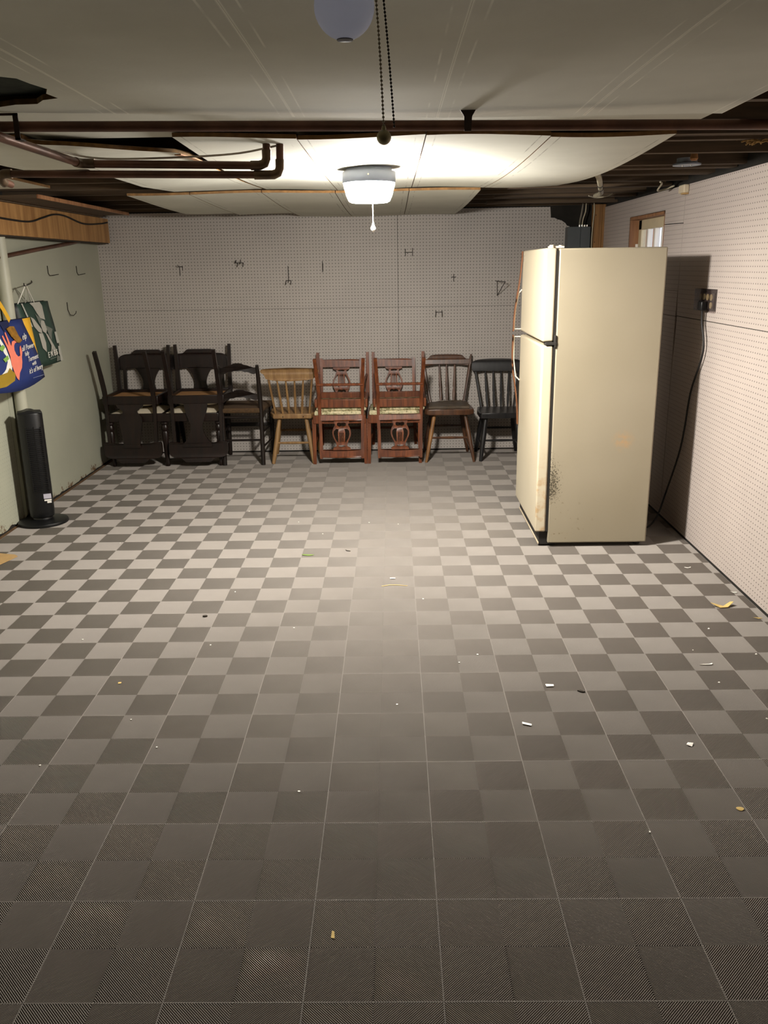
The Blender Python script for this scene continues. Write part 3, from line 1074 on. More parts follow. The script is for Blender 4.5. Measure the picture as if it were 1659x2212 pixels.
hb = YB
hook((-1.725, hb, 1.522), [[(0, 0, 0.02), (0, -0.05, 0.02), (0, -0.055, 0.035)], [(0.0, 0.0, 0.02), (0, -0.004, -0.05)], [(0, -0.003, 0.02), (0.028, -0.003, 0.02)], [(0.024, -0.003, 0.02), (0.024, -0.003, -0.01)]], 'single bent hook on the back wall, above the left stacked dark chairs')
hook((-1.239, hb, 1.565), [[(-0.035, -0.003, 0), (0.035, -0.003, 0)], [(-0.02, -0.003, 0.02), (-0.02, -0.05, 0.0), (-0.02, -0.055, 0.02)], [(0.015, -0.003, 0.025), (0.015, -0.05, -0.01)], [(0.035, -0.003, 0), (0.035, -0.03, -0.03)], [(-0.012, -0.003, 0), (-0.012, -0.03, -0.03)]], 'wide double pronged hook high on the back wall, left of the lamp')
hook((-0.843, hb, 1.451), [[(0, -0.003, 0.085), (0, -0.003, -0.03)], [(-0.02, -0.003, -0.03), (0.02, -0.003, -0.03)], [(-0.02, -0.003, -0.03), (-0.022, -0.04, -0.06)], [(0.02, -0.003, -0.03), (0.02, -0.04, -0.06)], [(0, -0.003, -0.03), (0, -0.04, -0.045)]], 'long stemmed hook with three small prongs at its foot')
hook((-0.562, hb, 1.519), [[(0, -0.003, 0.05), (0, -0.01, 0.01), (0, -0.012, -0.035)], [(0.003, -0.003, 0.03), (0.003, -0.03, -0.02)]], 'thin straight vertical hook on the back wall, left of the lamp cord')
hook((0.137, hb, 1.627), [[(-0.03, -0.003, 0), (0.03, -0.003, 0)], [(-0.028, -0.003, -0.03), (-0.028, -0.004, 0.015), (-0.028, -0.03, 0.025)], [(0.03, -0.003, -0.03), (0.03, -0.004, 0.015), (0.03, -0.03, 0.03)], [(-0.01, -0.003, 0), (-0.01, -0.03, -0.01)]], 'H shaped twin hook just right of the vertical pegboard seam')
hook((0.50, hb, 1.424), [[(0, -0.003, 0.03), (0, -0.006, -0.03)], [(-0.02, -0.003, 0.006), (0.02, -0.003, 0.006)]], 'cross shaped hook on the pegboard left of the fridge')
hook((0.862, hb, 1.339), [[(-0.02, -0.002, 0.055), (0.03, -0.20, 0.052), (0.035, -0.20, 0.05)], [(-0.008, -0.003, 0.055), (-0.005, -0.003, -0.06)], [(-0.005, -0.003, -0.06), (0.03, -0.19, 0.048)]], 'triangular wire shelf bracket on the pegboard beside the fridge', name='shelf_bracket', cat='bracket')
hook((0.381, hb, 1.144), [[(-0.03, -0.003, 0.01), (0.03, -0.003, 0.01)], [(-0.025, -0.003, 0.02), (-0.025, -0.02, 0.005), (-0.03, -0.04, -0.025)], [(0.025, -0.003, 0.02), (0.025, -0.02, 0.005), (0.025, -0.04, -0.025)]], 'twin pronged hook below the horizontal seam, above the brown spindle chair')
hook((XL, 6.0, 1.51), [[(0.003, 0, 0.05), (0.003, 0, 0.0), (0.01, 0.006, -0.015), (0.035, 0.03, -0.012), (0.055, 0.05, -0.008)]], 'L shaped hook on the left wall, nearer the pole')
hook((XL, 6.55, 1.513), [[(0.003, 0, 0.045), (0.003, 0, 0.0), (0.01, 0.006, -0.02), (0.03, 0.03, -0.015), (0.05, 0.045, -0.01)]], 'L shaped hook on the left wall, nearer the back corner')
hook((XL, 6.28, 1.25), [[(0.003, 0, 0.055), (0.004, 0, 0.0), (0.012, 0.01, -0.035), (0.03, 0.025, -0.042), (0.045, 0.04, -0.025), (0.048, 0.043, -0.01)]], 'J shaped hook on the left wall, below the two L hooks')
hook((XL, 5.66, 1.452), [[(0.0, 0.05, 0.014), (0.012, 0.03, 0.004), (0.06, -0.12, -0.004), (0.108, -0.30, -0.012), (0.115, -0.34, -0.012), (0.116, -0.345, 0.004)]], 'long hook on the left wall that carries the green bag', rad=0.0034)
hook((XL, 4.80, 1.43), [[(0.0, 0.04, 0.006), (0.03, 0.02, 0.0), (0.10, -0.01, -0.008), (0.16, -0.03, -0.012), (0.17, -0.035, 0.0)]], 'hook on the left wall that carries the blue bag', rad=0.0034)

# ------------------------------------------------------------------ bags
SLAB = []


def surf(b, poly, x, th=0.0016, mi=0):
    b.prism(poly, x, x + th, 'yz', mi=mi)


def bagface(xf, xb, yn, yf, yfb, z0, z1, bulge=0.0, slant=0.0, n=10):
    """closed bag hull as slices: front corners (xf, yn..yf), back corners (xb, yn..yfb); slant shifts y with height"""
    out = []
    for i in range(n + 1):
        tt = i / n
        z = z0 + (z1 - z0) * tt
        k_ = 1 - 0.0 * tt
        bx = xf + bulge * math.sin(PI * min(1, tt * 1.15)) - 0.035 * tt
        sh = slant * tt
        out.append((z, bx, xb, yn + sh, yf + sh, yfb + sh))
    return out


def zx(slices, z):
    for a, c in zip(slices, slices[1:]):
        if a[0] <= z <= c[0]:
            tt = (z - a[0]) / (c[0] - a[0])
            return a[1] + (c[1] - a[1]) * tt
    return slices[0][1] if z < slices[0][0] else slices[-1][1]


def bag_body(t, slices, mf, mg, mb, ox, oy, oz, sag=0.0, mo=-0.012):
    n = len(slices)
    F_, G_, N_, B_ = MB(), MB(), MB(), MB()
    ny = 8

    def fz(i, u):
        z = slices[i][0]
        return z - oz - (sag * math.sin(PI * u) if i == 0 else 0)
    for i in range(n - 1):
        for j in range(ny):
            q = []
            for ii, uu in ((i, j / ny), (i, (j + 1) / ny), (i + 1, (j + 1) / ny), (i + 1, j / ny)):
                s = slices[ii]
                q.append((s[1] - ox + 0.012 * math.sin(PI * uu) * (1 - ii / n), s[3] + (s[4] - s[3]) * uu - oy, fz(ii, uu)))
            F_.add(q, [(0, 1, 2, 3)])
        a, c = slices[i], slices[i + 1]
        za, zc = a[0] - oz, c[0] - oz
        mid = lambda s: ((s[1] + s[2]) / 2 - ox, (s[4] + s[5]) / 2 - oy + mo * (s[0] - slices[0][0]) / 0.36)
        ma, mc = mid(a), mid(c)
        G_.add([(a[1] - ox, a[4] - oy, za), (ma[0], ma[1], za), (mc[0], mc[1], zc), (c[1] - ox, c[4] - oy, zc)], [(0, 1, 2, 3)])
        G_.add([(ma[0], ma[1], za), (a[2] - ox, a[5] - oy, za), (c[2] - ox, c[5] - oy, zc), (mc[0], mc[1], zc)], [(0, 1, 2, 3)])
        N_.add([(a[1] - ox, a[3] - oy, za), (a[2] - ox, a[3] - oy, za), (c[2] - ox, c[3] - oy, zc), (c[1] - ox, c[3] - oy, zc)], [(0, 1, 2, 3)])
        B_.add([(a[2] - ox, a[3] - oy, za), (a[2] - ox, a[5] - oy, za), (c[2] - ox, c[5] - oy, zc), (c[2] - ox, c[3] - oy, zc)], [(0, 1, 2, 3)])
    s = slices[0]
    B_.add([(s[1] - ox, s[3] - oy, s[0] - oz), (s[1] - ox, s[4] - oy, s[0] - oz), (s[2] - ox, s[5] - oy, s[0] - oz), (s[2] - ox, s[3] - oy, s[0] - oz)], [(0, 1, 2, 3)])
    for bb, nm, mm in ((F_, 'front_panel', mf), (G_, 'side_gusset', mg), (N_, 'side_gusset', mb), (B_, 'back_panel', mb)):
        o = bb.build(nm, mm, t, angle=60)
        md = o.modifiers.new('thick', 'SOLIDIFY')
        md.thickness = 0.0015


def text(t, body, y, z, x, size, m_, sh=0.0, rotx=0.0, ex=0.0006):
    cu = bpy.data.curves.new('lettering', 'FONT')
    cu.body = body
    cu.size = size
    cu.shear = sh
    cu.extrude = ex
    cu.resolution_u = 2
    cu.materials.append(MT[m_])
    tmp = bpy.data.objects.new('lettering', cu)
    me = bpy.data.meshes.new_from_object(tmp)
    bpy.data.objects.remove(tmp)
    o = bpy.data.objects.new('lettering', me)
    COL.objects.link(o)
    o.parent = t
    # text runs along +y, up is +z, faces +x
    base = Matrix(((0, 0, 1), (1, 0, 0), (0, 1, 0))).to_4x4()
    o.matrix_local = Matrix.Translation((x, y, z)) @ Matrix.Rotation(rotx, 4, 'X') @ base
    return o


flat('bag_blue', (34, 50, 108)); flat('bag_navy', (20, 28, 66)); flat('bag_yellow', (226, 172, 44)); flat('coral', (236, 128, 104))
flat('mustard', (150, 122, 34)); flat('print_white', (232, 228, 216)); flat('leaf_print', (126, 168, 76))
flat('bag_green', (44, 66, 56)); flat('bag_black', (16, 20, 20)); flat('ribbon', (176, 172, 160)); flat('ribbon_grey', (112, 116, 106)); flat('gusset_grey', (186, 184, 172))
MT['patch'] = mat('shiny_patch', srgb(190, 134, 38), 0.3, 0.35, var=0.45, scale=40, bump=0.6)

ox, oy, oz = -2.2, 4.85, 0.9
t = empty('blue_tote_bag', (ox, oy, oz), label='blue tote bag with a coral hand and white writing, yellow handle', cat='bag')
SL = bagface(-2.165, -2.25, 4.55, 5.225, 5.29, 0.895, 1.255, 0.012, -0.14, 10)
SL = [(s[0], s[1], s[2], 4.50, s[4], s[5] + 0.16 * (s[0] - 0.895) / 0.36) for s in SL]
bag_body(t, SL, 'bag_blue', 'bag_yellow', 'bag_navy', ox, oy, oz, sag=0.03, mo=0.06)
# yellow edge band of the far gusset
b = MB()


def on(poly, dx=0.002):
    return [(zx(SL, z) + dx - ox, y - oy, z - oz) for y, z in poly]


def slabpoly(t, poly, m_, name, dx=0.003, zxf=None, sl=None, th=0.0008, o3=None):
    """printed shape laid on the bag's front: follows the slices in height"""
    s = sl or SL
    o_ = o3 or (ox, oy, oz)
    tris = tessellate_polygon([[Vector((p[0], p[1], 0)) for p in poly]])
    n = len(poly)

    def px(y, z):
        for a, c in zip(s, s[1:]):
            if a[0] <= z <= c[0] or c is s[-1]:
                tt = min(1, max(0, (z - a[0]) / (c[0] - a[0])))
                u0, u1 = a[3] + (c[3] - a[3]) * tt, a[4] + (c[4] - a[4]) * tt
                i = s.index(a) + tt
                u = min(1, max(0, (y - u0) / (u1 - u0)))
                return a[1] + (c[1] - a[1]) * tt + 0.012 * math.sin(PI * u) * (1 - i / len(s))
        return s[0][1]
    vs = [(px(y, z) + dx - o_[0], y - o_[1], z - o_[2]) for y, z in poly]
    vs2 = [(v[0] + th, v[1], v[2]) for v in vs]
    b = MB()
    b.add(vs + vs2, [tuple(tr) for tr in tris] + [tuple(i + n for i in tr) for tr in tris] + [(i, (i + 1) % n, (i + 1) % n + n, i + n) for i in range(n)])
    return b.build(name, m_, t, smooth=False)


slabpoly(t, [(4.50, 1.19), (4.72, 1.18), (4.752, 1.115), (4.775, 1.02), (4.755, 0.985), (4.72, 0.965), (4.50, 0.93)], 'print_white', 'floral_print', 0.002)
slabpoly(t, [(4.66, 1.12), (4.73, 1.135), (4.745, 1.12), (4.70, 1.10)], 'leaf_print', 'leaf_print', 0.004)
slabpoly(t, [(4.68, 1.06), (4.745, 1.075), (4.75, 1.055), (4.70, 1.04)], 'leaf_print', 'leaf_print', 0.004)
slabpoly(t, [(4.50, 0.975), (4.70, 0.985), (4.735, 1.005), (4.79, 0.965), (4.77, 0.93), (4.66, 0.91), (4.50, 0.915)], 'mustard', 'mustard_print', 0.0035)
hand = [(4.752, 1.180), (4.768, 1.184), (4.778, 1.150), (4.789, 1.119), (4.797, 1.150), (4.797, 1.194), (4.811, 1.200), (4.818, 1.150), (4.822, 1.118),
        (4.850, 1.143), (4.885, 1.146), (4.912, 1.132), (4.880, 1.131), (4.858, 1.118), (4.845, 1.095), (4.852, 1.070), (4.872, 1.055), (4.900, 1.058), (4.908, 1.080), (4.925, 1.105), (4.942, 1.112),
        (4.940, 1.075), (4.915, 1.048), (4.905, 1.020), (4.885, 0.99), (4.845, 0.965), (4.822, 0.925), (4.80, 0.94), (4.78, 0.975), (4.765, 1.02), (4.772, 1.07), (4.765, 1.12)]
slabpoly(t, hand, 'coral', 'printed_hand', 0.004)
slabpoly(t, [(4.83, 1.215), (4.88, 1.226), (4.93, 1.222), (4.95, 1.17), (4.975, 1.139), (4.935, 1.128), (4.903, 1.132), (4.86, 1.17)], 'patch', 'gold_patch', 0.006, th=0.004)
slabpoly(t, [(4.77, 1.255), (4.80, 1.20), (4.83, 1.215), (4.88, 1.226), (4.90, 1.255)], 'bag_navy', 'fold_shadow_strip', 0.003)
for s, y, z, sz, sh in (('elp', 4.985, 1.140, 0.052, 0.2), ('all Power', 4.938, 1.078, 0.045, 0.2), ('fully', 4.958, 1.048, 0.036, 0.2), ('Torment', 4.985, 1.012, 0.041, 0.2), ('with', 5.03, 0.985, 0.034, 0.2), ("it's of Ivory", 4.975, 0.942, 0.044, 0.2)):
    text(t, s, y - oy, z - oz, zx(SL, z + 0.015) + 0.014 - ox, sz, 'print_white', sh, 0.06)
b = MB()
b.box(0, 0.001, 0.17, 0.33, 0.012, 0.015)
o = b.build('small_print_line', flat('dim_print', (120, 128, 160)), t)
o.location = (zx(SL, 0.92) + 0.012 - ox, 0, 0)
# yellow web handles
b = MB()
for (a1, a2) in (((4.62, 1.253), (4.905, 1.262)),):
    pts = [(-2.20, 4.60, 1.25), (-2.205, 4.68, 1.36), (-2.215, 4.755, 1.428), (-2.21, 4.80, 1.39), (-2.20, 4.86, 1.315), (-2.195, 4.905, 1.255)]
    pp = [Vector(p) - Vector((ox, oy, oz)) for p in spline(pts, 6)]
    for p, q in zip(pp, pp[1:]):
        n_ = Vector((0, -(q - p).z, (q - p).y)).normalized() * 0.017
        e = Vector((0.0015, 0, 0))
        b.add([p - n_, p + n_, q + n_, q - n_, p - n_ + e, p + n_ + e, q + n_ + e, q - n_ + e], [(0, 1, 2, 3), (4, 7, 6, 5), (0, 3, 7, 4), (1, 5, 6, 2)])
b.build('handle', 'bag_yellow', t)
b = MB()
pts = [(-2.30, 4.62, 1.25), (-2.29, 4.70, 1.36), (-2.27, 4.77, 1.425), (-2.28, 4.80, 1.38), (-2.29, 4.83, 1.30), (-2.30, 4.85, 1.25)]
pp = [Vector(p) - Vector((ox, oy, oz)) for p in spline(pts, 6)]
for p, q in zip(pp, pp[1:]):
    n_ = Vector((0, -(q - p).z, (q - p).y)).normalized() * 0.017
    e = Vector((0.0015, 0, 0))
    b.add([p - n_, p + n_, q + n_, q - n_, p - n_ + e, p + n_ + e, q + n_ + e, q - n_ + e], [(0, 1, 2, 3), (4, 7, 6, 5), (0, 3, 7, 4), (1, 5, 6, 2)])
b.build('handle', 'bag_yellow', t)

ox, oy, oz = -2.29, 5.45, 0.93
t = empty('green_shopping_bag', (ox, oy, oz), label='dark green shopping bag printed with a pale ribbon bow, white cord handles', cat='bag')
SG = bagface(-2.262, -2.365, 5.278, 5.765, 5.86, 0.935, 1.335, 0.010, -0.02, 10)
bag_body(t, SG, 'bag_green', 'gusset_grey', 'bag_black', ox, oy, oz, sag=0.0)
kw = dict(sl=SG, o3=(ox, oy, oz))
slabpoly(t, [(5.310, 1.335), (5.327, 1.335), (5.385, 1.19), (5.365, 1.19)], 'gusset_grey', 'edge_fold', 0.006, **kw)
slabpoly(t, [(5.435, 1.333), (5.595, 1.335), (5.620, 1.31), (5.605, 1.22), (5.535, 1.235), (5.505, 1.27), (5.475, 1.31)], 'ribbon', 'ribbon_print', 0.004, **kw)
slabpoly(t, [(5.395, 1.25), (5.435, 1.235), (5.505, 1.165), (5.495, 1.14), (5.445, 1.155), (5.405, 1.19)], 'ribbon', 'ribbon_print', 0.005, **kw)
slabpoly(t, [(5.475, 1.265), (5.575, 1.215), (5.545, 1.18), (5.495, 1.20)], 'ribbon_grey', 'ribbon_print', 0.005, **kw)
slabpoly(t, [(5.505, 1.19), (5.535, 1.22), (5.575, 1.215), (5.585, 1.16), (5.555, 1.135), (5.515, 1.15)], 'ribbon', 'ribbon_print', 0.006, **kw)
slabpoly(t, [(5.585, 1.185), (5.685, 1.155), (5.655, 1.135), (5.625, 1.085), (5.595, 1.12)], 'ribbon_grey', 'ribbon_print', 0.005, **kw)
slabpoly(t, [(5.545, 1.14), (5.575, 1.13), (5.635, 1.06), (5.695, 1.00), (5.675, 0.985), (5.625, 0.99), (5.595, 1.06)], 'ribbon', 'ribbon_print', 0.006, **kw)
slabpoly(t, [(5.445, 1.145), (5.505, 1.14), (5.520, 1.08), (5.505, 1.02), (5.455, 1.05)], 'ribbon', 'ribbon_print', 0.005, **kw)
slabpoly(t, [(5.595, 1.055), (5.610, 1.05), (5.580, 0.995), (5.567, 1.0)], 'ribbon', 'ribbon_print', 0.007, **kw)
slabpoly(t, [(5.675, 0.985), (5.715, 0.975), (5.745, 0.945), (5.655, 0.945)], 'ribbon_grey', 'ribbon_print', 0.005, **kw)
for y0, z0, y1, z1 in ((5.70, 1.125, 5.735, 1.06), (5.715, 1.03, 5.745, 0.985), (5.725, 0.975, 5.76, 0.94)):
    slabpoly(t, [(y0, z0 + 0.01), (y0 + 0.035, z0 + 0.01), (y1 + 0.02, z1), (y1 - 0.03, z1)], 'gusset_grey', 'ribbon_print', 0.007, **kw)
text(t, 'E N E S', 5.48 - oy, 0.985 - oz, zx(SG, 1.0) + 0.032 - ox, 0.052, 'print_white', 0.0, 0.05)
slabpoly(t, [(5.535, 0.972), (5.650, 0.976), (5.650, 0.972), (5.535, 0.968)], 'ribbon_grey', 'small_print_line', 0.008, **kw)
b = MB()
for pts in ([(-2.275, 5.245, 1.33), (-2.28, 5.262, 1.39), (-2.268, 5.53, 1.4435 - 0.004), (-2.272, 5.40, 1.395), (-2.275, 5.445, 1.33)],):
    pts = [(-2.275, 5.24, 1.33), (-2.272, 5.30, 1.39), (-2.27, 5.545, 1.444)]
    b.tube([Vector(p) - Vector((ox, oy, oz)) for p in ((-2.297, 5.275, 1.333), (-2.268, 5.355, 1.4445))], 0.0032, 6)
    b.tube([Vector(p) - Vector((ox, oy, oz)) for p in ((-2.268, 5.362, 1.4445), (-2.297, 5.52, 1.335))], 0.0032, 6)
b.build('cord_handle', 'print_white', t)
b = MB()
b.tube([Vector(p) - Vector((ox, oy, oz)) for p in ((-2.345, 5.50, 1.333), (-2.272, 5.37, 1.4445))], 0.003, 6)
b.tube([Vector(p) - Vector((ox, oy, oz)) for p in ((-2.272, 5.375, 1.4445), (-2.35, 5.60, 1.333))], 0.003, 6)
b.build('cord_handle', 'print_white', t)

# ------------------------------------------------------------------ tower fan
t = empty('tower_fan', (-2.222, 5.06, 0), rz=0.42, label='black tower fan on a round base against the left wall', cat='fan')
b = MB()
b.lathe([(0.150, 0.0), (0.152, 0.008), (0.148, 0.018), (0.12, 0.026), (0.06, 0.032), (0.055, 0.05)], 40, sy=0.92)
b.build('base', 'black', t)


def fan_sec(z, s=1.0):
    pts = []
    for i in range(28):
        a = 2 * PI * i / 28
        c, s2 = math.cos(a), math.sin(a)
        e = 2 / 2.6
        pts.append((0.0735 * s * math.copysign(abs(c) ** e, c), 0.066 * s * math.copysign(abs(s2) ** e, s2), z))
    return pts


secs = [fan_sec(0.046, 0.90), fan_sec(0.05, 0.96), fan_sec(0.08, 1.0), fan_sec(0.69, 1.0), fan_sec(0.70, 0.97)]
V = [p for s in secs for p in s]
Fc = []
for i in range(len(secs) - 1):
    for k_ in range(28):
        a, c = i * 28 + k_, i * 28 + (k_ + 1) % 28
        Fc.append((a, c, c + 28, a + 28))
Fc += [tuple(range(27, -1, -1)), tuple(range(4 * 28, 5 * 28))]
b = MB()
b.add(V, Fc)
b.build('body', 'black', t)
b = MB()
b.prism([(-0.07, 0.697), (0.07, 0.697), (0.066, 0.706), (0.03, 0.709), (0.012, 0.717), (-0.012, 0.719), (-0.03, 0.713), (-0.05, 0.708), (-0.068, 0.706)], -0.055, 0.05, 'xz')
b.build('control_top', 'black', t, bevel=0.003)
b = MB()
for i in range(34):
    z = 0.215 + i * 0.0118
    b.box(-0.034, 0.058, -0.0715, -0.062, z, z + 0.0045)
for x in (-0.034, 0.012, 0.056):
    b.box(x, x + 0.003, -0.0712, -0.060, 0.21, 0.62)
o = b.build('grille', 'black', t, smooth=False)
o['kind'] = 'stuff'
for z0, z1, x0, x1, nm in ((0.168, 0.198, 0.018, 0.062, 'label_sticker'), (0.153, 0.163, 0.02, 0.062, 'label_sticker'), (0.139, 0.151, 0.035, 0.060, 'label_sticker')):
    b = MB()
    b.box(x0, x1, -0.0685, -0.066, z0, z1)
    st = b.build(nm, 'paper' if z1 < 0.19 else flat('lilac_sticker', (190, 186, 198)), t, smooth=False)

# cardboard at the left frame edge
b = MB()
b.prism([(-2.30, 4.20), (-2.15, 4.25), (-2.105, 4.40), (-2.13, 4.425), (-2.30, 4.47)], 0.0005, 0.005, 'xy')
tag(b.build('cardboard_piece', 'card'), 'flat piece of tan cardboard on the floor tiles near the fan', 'cardboard')

# ------------------------------------------------------------------ refrigerator
FX, FY = 0.852, 4.468
FW, FD, FH = 0.765, 0.549, 1.598
t = empty('refrigerator', (FX, FY, 0), label='tall almond top freezer refrigerator with stained side', cat='refrigerator')
b = MB()
b.box(0, FD, 0, FW, 0.022, FH)
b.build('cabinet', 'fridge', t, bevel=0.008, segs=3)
b = MB()
b.box(-0.012, 0.0, 0.004, FW - 0.004, 0.09, FH - 0.012)
b.build('gasket', 'gasket', t)
b = MB()
b.box(-0.045, 0.02, 0.02, FW - 0.02, 0.012, 0.085)
g = b.build('toe_grille', 'gasket', t)
b = MB()
b.box(-0.050, -0.045, 0.02, FW - 0.02, 0.010, 0.022)
b.build('grille_trim', 'beige', g, bevel=0.002)
for x in (0.03, FD - 0.04):
    for y in (0.05, FW - 0.05):
        b = MB()
        b.tube([(x, y, 0.0), (x, y, 0.024)], 0.018, 12)
        b.build('levelling_foot', 'gasket', t)


def fridge_door(name, z0, z1, inv):
    b = MB()
    b.box(-0.072, -0.013, 0.0, FW, z0, z1)
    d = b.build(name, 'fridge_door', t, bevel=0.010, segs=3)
    b = MB()
    # bowed woodgrain handle strip at the far edge
    L = 0.46
    if inv:
        prof = [(z1 - 0.001, 0.044), (z1 - 0.12, 0.047), (z1 - 0.22, 0.040), (z1 - 0.30, 0.026), (z1 - 0.42, 0.010), (z1 - 0.55, 0.003)]
    else:
        prof = [(z0 + 0.001, 0.044), (z0 + 0.10, 0.040), (z0 + 0.20, 0.028), (z0 + 0.28, 0.016), (z0 + 0.38, 0.006), (z1 - 0.004, 0.002)]
    pts = spline([(-0.072 - e, FW - 0.014, z) for z, e in prof], 5)
    for p, q in zip(pts, pts[1:]):
        b.add([(p.x, FW - 0.03, p.z), (p.x, FW + 0.002, p.z), (q.x, FW + 0.002, q.z), (q.x, FW - 0.03, q.z),
               (p.x - 0.006, FW - 0.03, p.z), (p.x - 0.006, FW + 0.002, p.z), (q.x - 0.006, FW + 0.002, q.z), (q.x - 0.006, FW - 0.03, q.z)],
              [(0, 1, 2, 3), (4, 7, 6, 5), (0, 3, 7, 4), (1, 5, 6, 2), (0, 4, 5, 1), (3, 2, 6, 7)])
    h = b.build('handle', 'almond_dark', d)
    b = MB()
    if inv:
        loop = [(-0.074, z1 - 0.012), (-0.112, z1 - 0.012), (-0.114, z1 - 0.05), (-0.112, z1 - 0.15), (-0.098, z1 - 0.25), (-0.074, z1 - 0.275)]
    else:
        loop = [(-0.074, z0 + 0.014), (-0.112, z0 + 0.014), (-0.114, z0 + 0.05), (-0.108, z0 + 0.14), (-0.092, z0 + 0.225), (-0.074, z0 + 0.245)]
    b.tube([(x, FW - 0.018, z) for x, z in loop], 0.004, 8)
    b.build('handle_trim', 'trim_cream', h)
    return d


d1 = fridge_door('freezer_door', 1.132, 1.600, False)
d2 = fridge_door('fridge_door', 0.088, 1.112, True)
b = MB()
b.box(-0.0745, -0.0715, FW - 0.075, FW - 0.068, 1.535, 1.575)
b.build('badge', 'chrome', d1)
b = MB()
b.box(-0.055, 0.006, -0.006, 0.05, 1.114, 1.13)
b.box(-0.008, 0.002, -0.007, 0.03, 1.10, 1.165)
b.build('middle_hinge', 'gasket', t, bevel=0.002)
b = MB()
b.box(-0.05, 0.03, 0.03, 0.06, 1.60, 1.61)
b.tube([(-0.035, 0.03, 1.598), (-0.035, 0.03, 1.616)], 0.012, 12)
b.tube([(0.012, 0.045, 1.598), (0.012, 0.045, 1.614)], 0.010, 12)
b.build('top_hinge', 'trim_cream', t, bevel=0.002)

# ------------------------------------------------------------------ outlet box and fridge cord on the right wall
t = empty('outlet_box', (XR, 4.56, 1.330), label='six way outlet in a clear smoky box on the right wall', cat='outlet')
W2, H2 = 0.118, 0.055
b = MB()
b.box(-0.004, -0.0005, -W2, W2, -H2, H2)
b.build('back_plate', 'box_grey', t)
b = MB()
b.box(-0.012, -0.004, -0.11, 0.10, -0.046, 0.036)
st = b.build('adapter', 'box_grey', t, bevel=0.003)
for r_, zz in ((0, 0.014), (1, -0.026)):
    for c in range(4):
        if r_ == 1 and c in (1, 2):
            continue
        b = MB()
        yy_ = 0.078 - c * 0.052
        b.prism(oval(yy_, zz, 0.017, 0.0165, 14), -0.0165, -0.012, 'yz')
        b.build('socket', 'ivory', st)
b = MB()
b.box(-0.045, -0.012, -0.03, 0.03, -0.054, -0.008)
pl = b.build('plug', 'black', t, bevel=0.004)
CV = MB()
for x0, x1, y0, y1, z0, z1 in ((-0.034, -0.032, -W2, W2, -0.005, H2), (-0.034, -0.032, -W2, -0.034, -H2, -0.005), (-0.034, -0.032, 0.034, W2, -H2, -0.005), (-0.032, -0.0045, -W2, -W2 + 0.002, -H2, H2), (-0.032, -0.0045, W2 - 0.002, W2, -H2, H2), (-0.032, -0.0045, -W2, W2, H2 - 0.002, H2)):
    CV.box(x0, x1, y0, y1, z0, z1)
CV.build('clear_cover', 'smoky', t, smooth=False)
b = MB()
P = [(1.632, 4.56, 1.282), (1.635, 4.555, 1.21), (1.642, 4.52, 1.064), (1.645, 4.66, 0.831), (1.642, 4.70, 0.619), (1.632, 4.73, 0.46), (1.60, 4.80, 0.216), (1.56, 4.80, 0.074), (1.50, 4.78, 0.012), (1.44, 4.79, 0.02), (1.412, 4.80, 0.06)]
b.tube(spline(P, 8), 0.0052, 8)
tag(b.build('power_cord', 'black_cable'), 'dark power cord hanging from the outlet box down behind the fridge', 'cord')

# ------------------------------------------------------------------ floor scraps
def scrap(name, x, y, poly, m_, label, cat='paper scrap', rz=0.0, z=0.0006, th=0.0008, curl=0.0, group=None):
    b = MB()
    mx = max(max(abs(p[0]), abs(p[1])) for p in poly)
    b.prism(poly, 0, th, 'xy', warp=lambda q: (q[0], q[1], q[2] + curl * (abs(q[0]) / mx) ** 2))
    o = b.build(name, m_, None, smooth=False)
    o.location = (x, y, z)
    o.rotation_euler = (0, 0, rz)
    return tag(o, label, cat, group)


scrap('paper_scrap', 0.574, 2.851, [(-0.014, 0.009), (-0.013, -0.010), (0.015, -0.008), (0.016, 0.004)], 'paper', 'small white paper scrap, the farther of two white scraps right of the floor middle', curl=0.004)
scrap('paper_scrap', 0.447, 2.578, [(-0.014, 0.012), (-0.016, -0.002), (0.014, -0.014), (0.016, -0.004)], 'paper', 'white wedge shaped paper scrap, the nearer of two right of the floor middle', curl=0.003)
scrap('paper_scrap', 0.961, 2.442, [(-0.013, -0.004), (-0.002, 0.013), (0.013, 0.005), (0.003, -0.013)], 'paper', 'white diamond shaped paper scrap toward the right wall', curl=0.003)
scrap('paper_scrap', 0.990, 2.101, oval(0, 0, 0.011, 0.009, 12), 'yellow_paper', 'round yellow paper bit on the dark tiles at lower right', curl=0.002)
scrap('splinter', 1.218, 3.014, [(-0.026, -0.004), (-0.01, -0.001), (0.012, 0.0), (0.026, 0.008), (0.028, 0.003), (0.02, -0.004), (0.0, -0.005)], 'paper', 'pale forked splinter on the tiles below the right wall', 'splinter', th=0.003)
scrap('paper_scrap', 1.513, 4.107, [(-0.016, 0.004), (-0.004, 0.007), (0.004, 0.003), (0.018, 0.004), (0.016, -0.003), (0.0, -0.005), (-0.012, -0.002)], 'paper', 'wavy white paper scrap beside the fridge shadow', curl=0.004)
scrap('paper_scrap', 1.618, 3.763, [(-0.014, 0.008), (0.0, 0.004), (0.013, -0.002), (0.012, -0.009), (-0.004, -0.004)], 'paper', 'small white paper scrap against the foot of the right wall', curl=0.003)
scrap('torn_card', 1.500, 3.60, [(-0.05, 0.008), (-0.02, 0.012), (0.005, -0.004), (0.045, 0.022), (0.055, 0.008), (0.02, -0.022), (-0.015, -0.026), (-0.03, -0.012)], 'yellow_paper', 'twisted tan piece of torn card near the right wall', 'card scrap', curl=0.016, th=0.002)
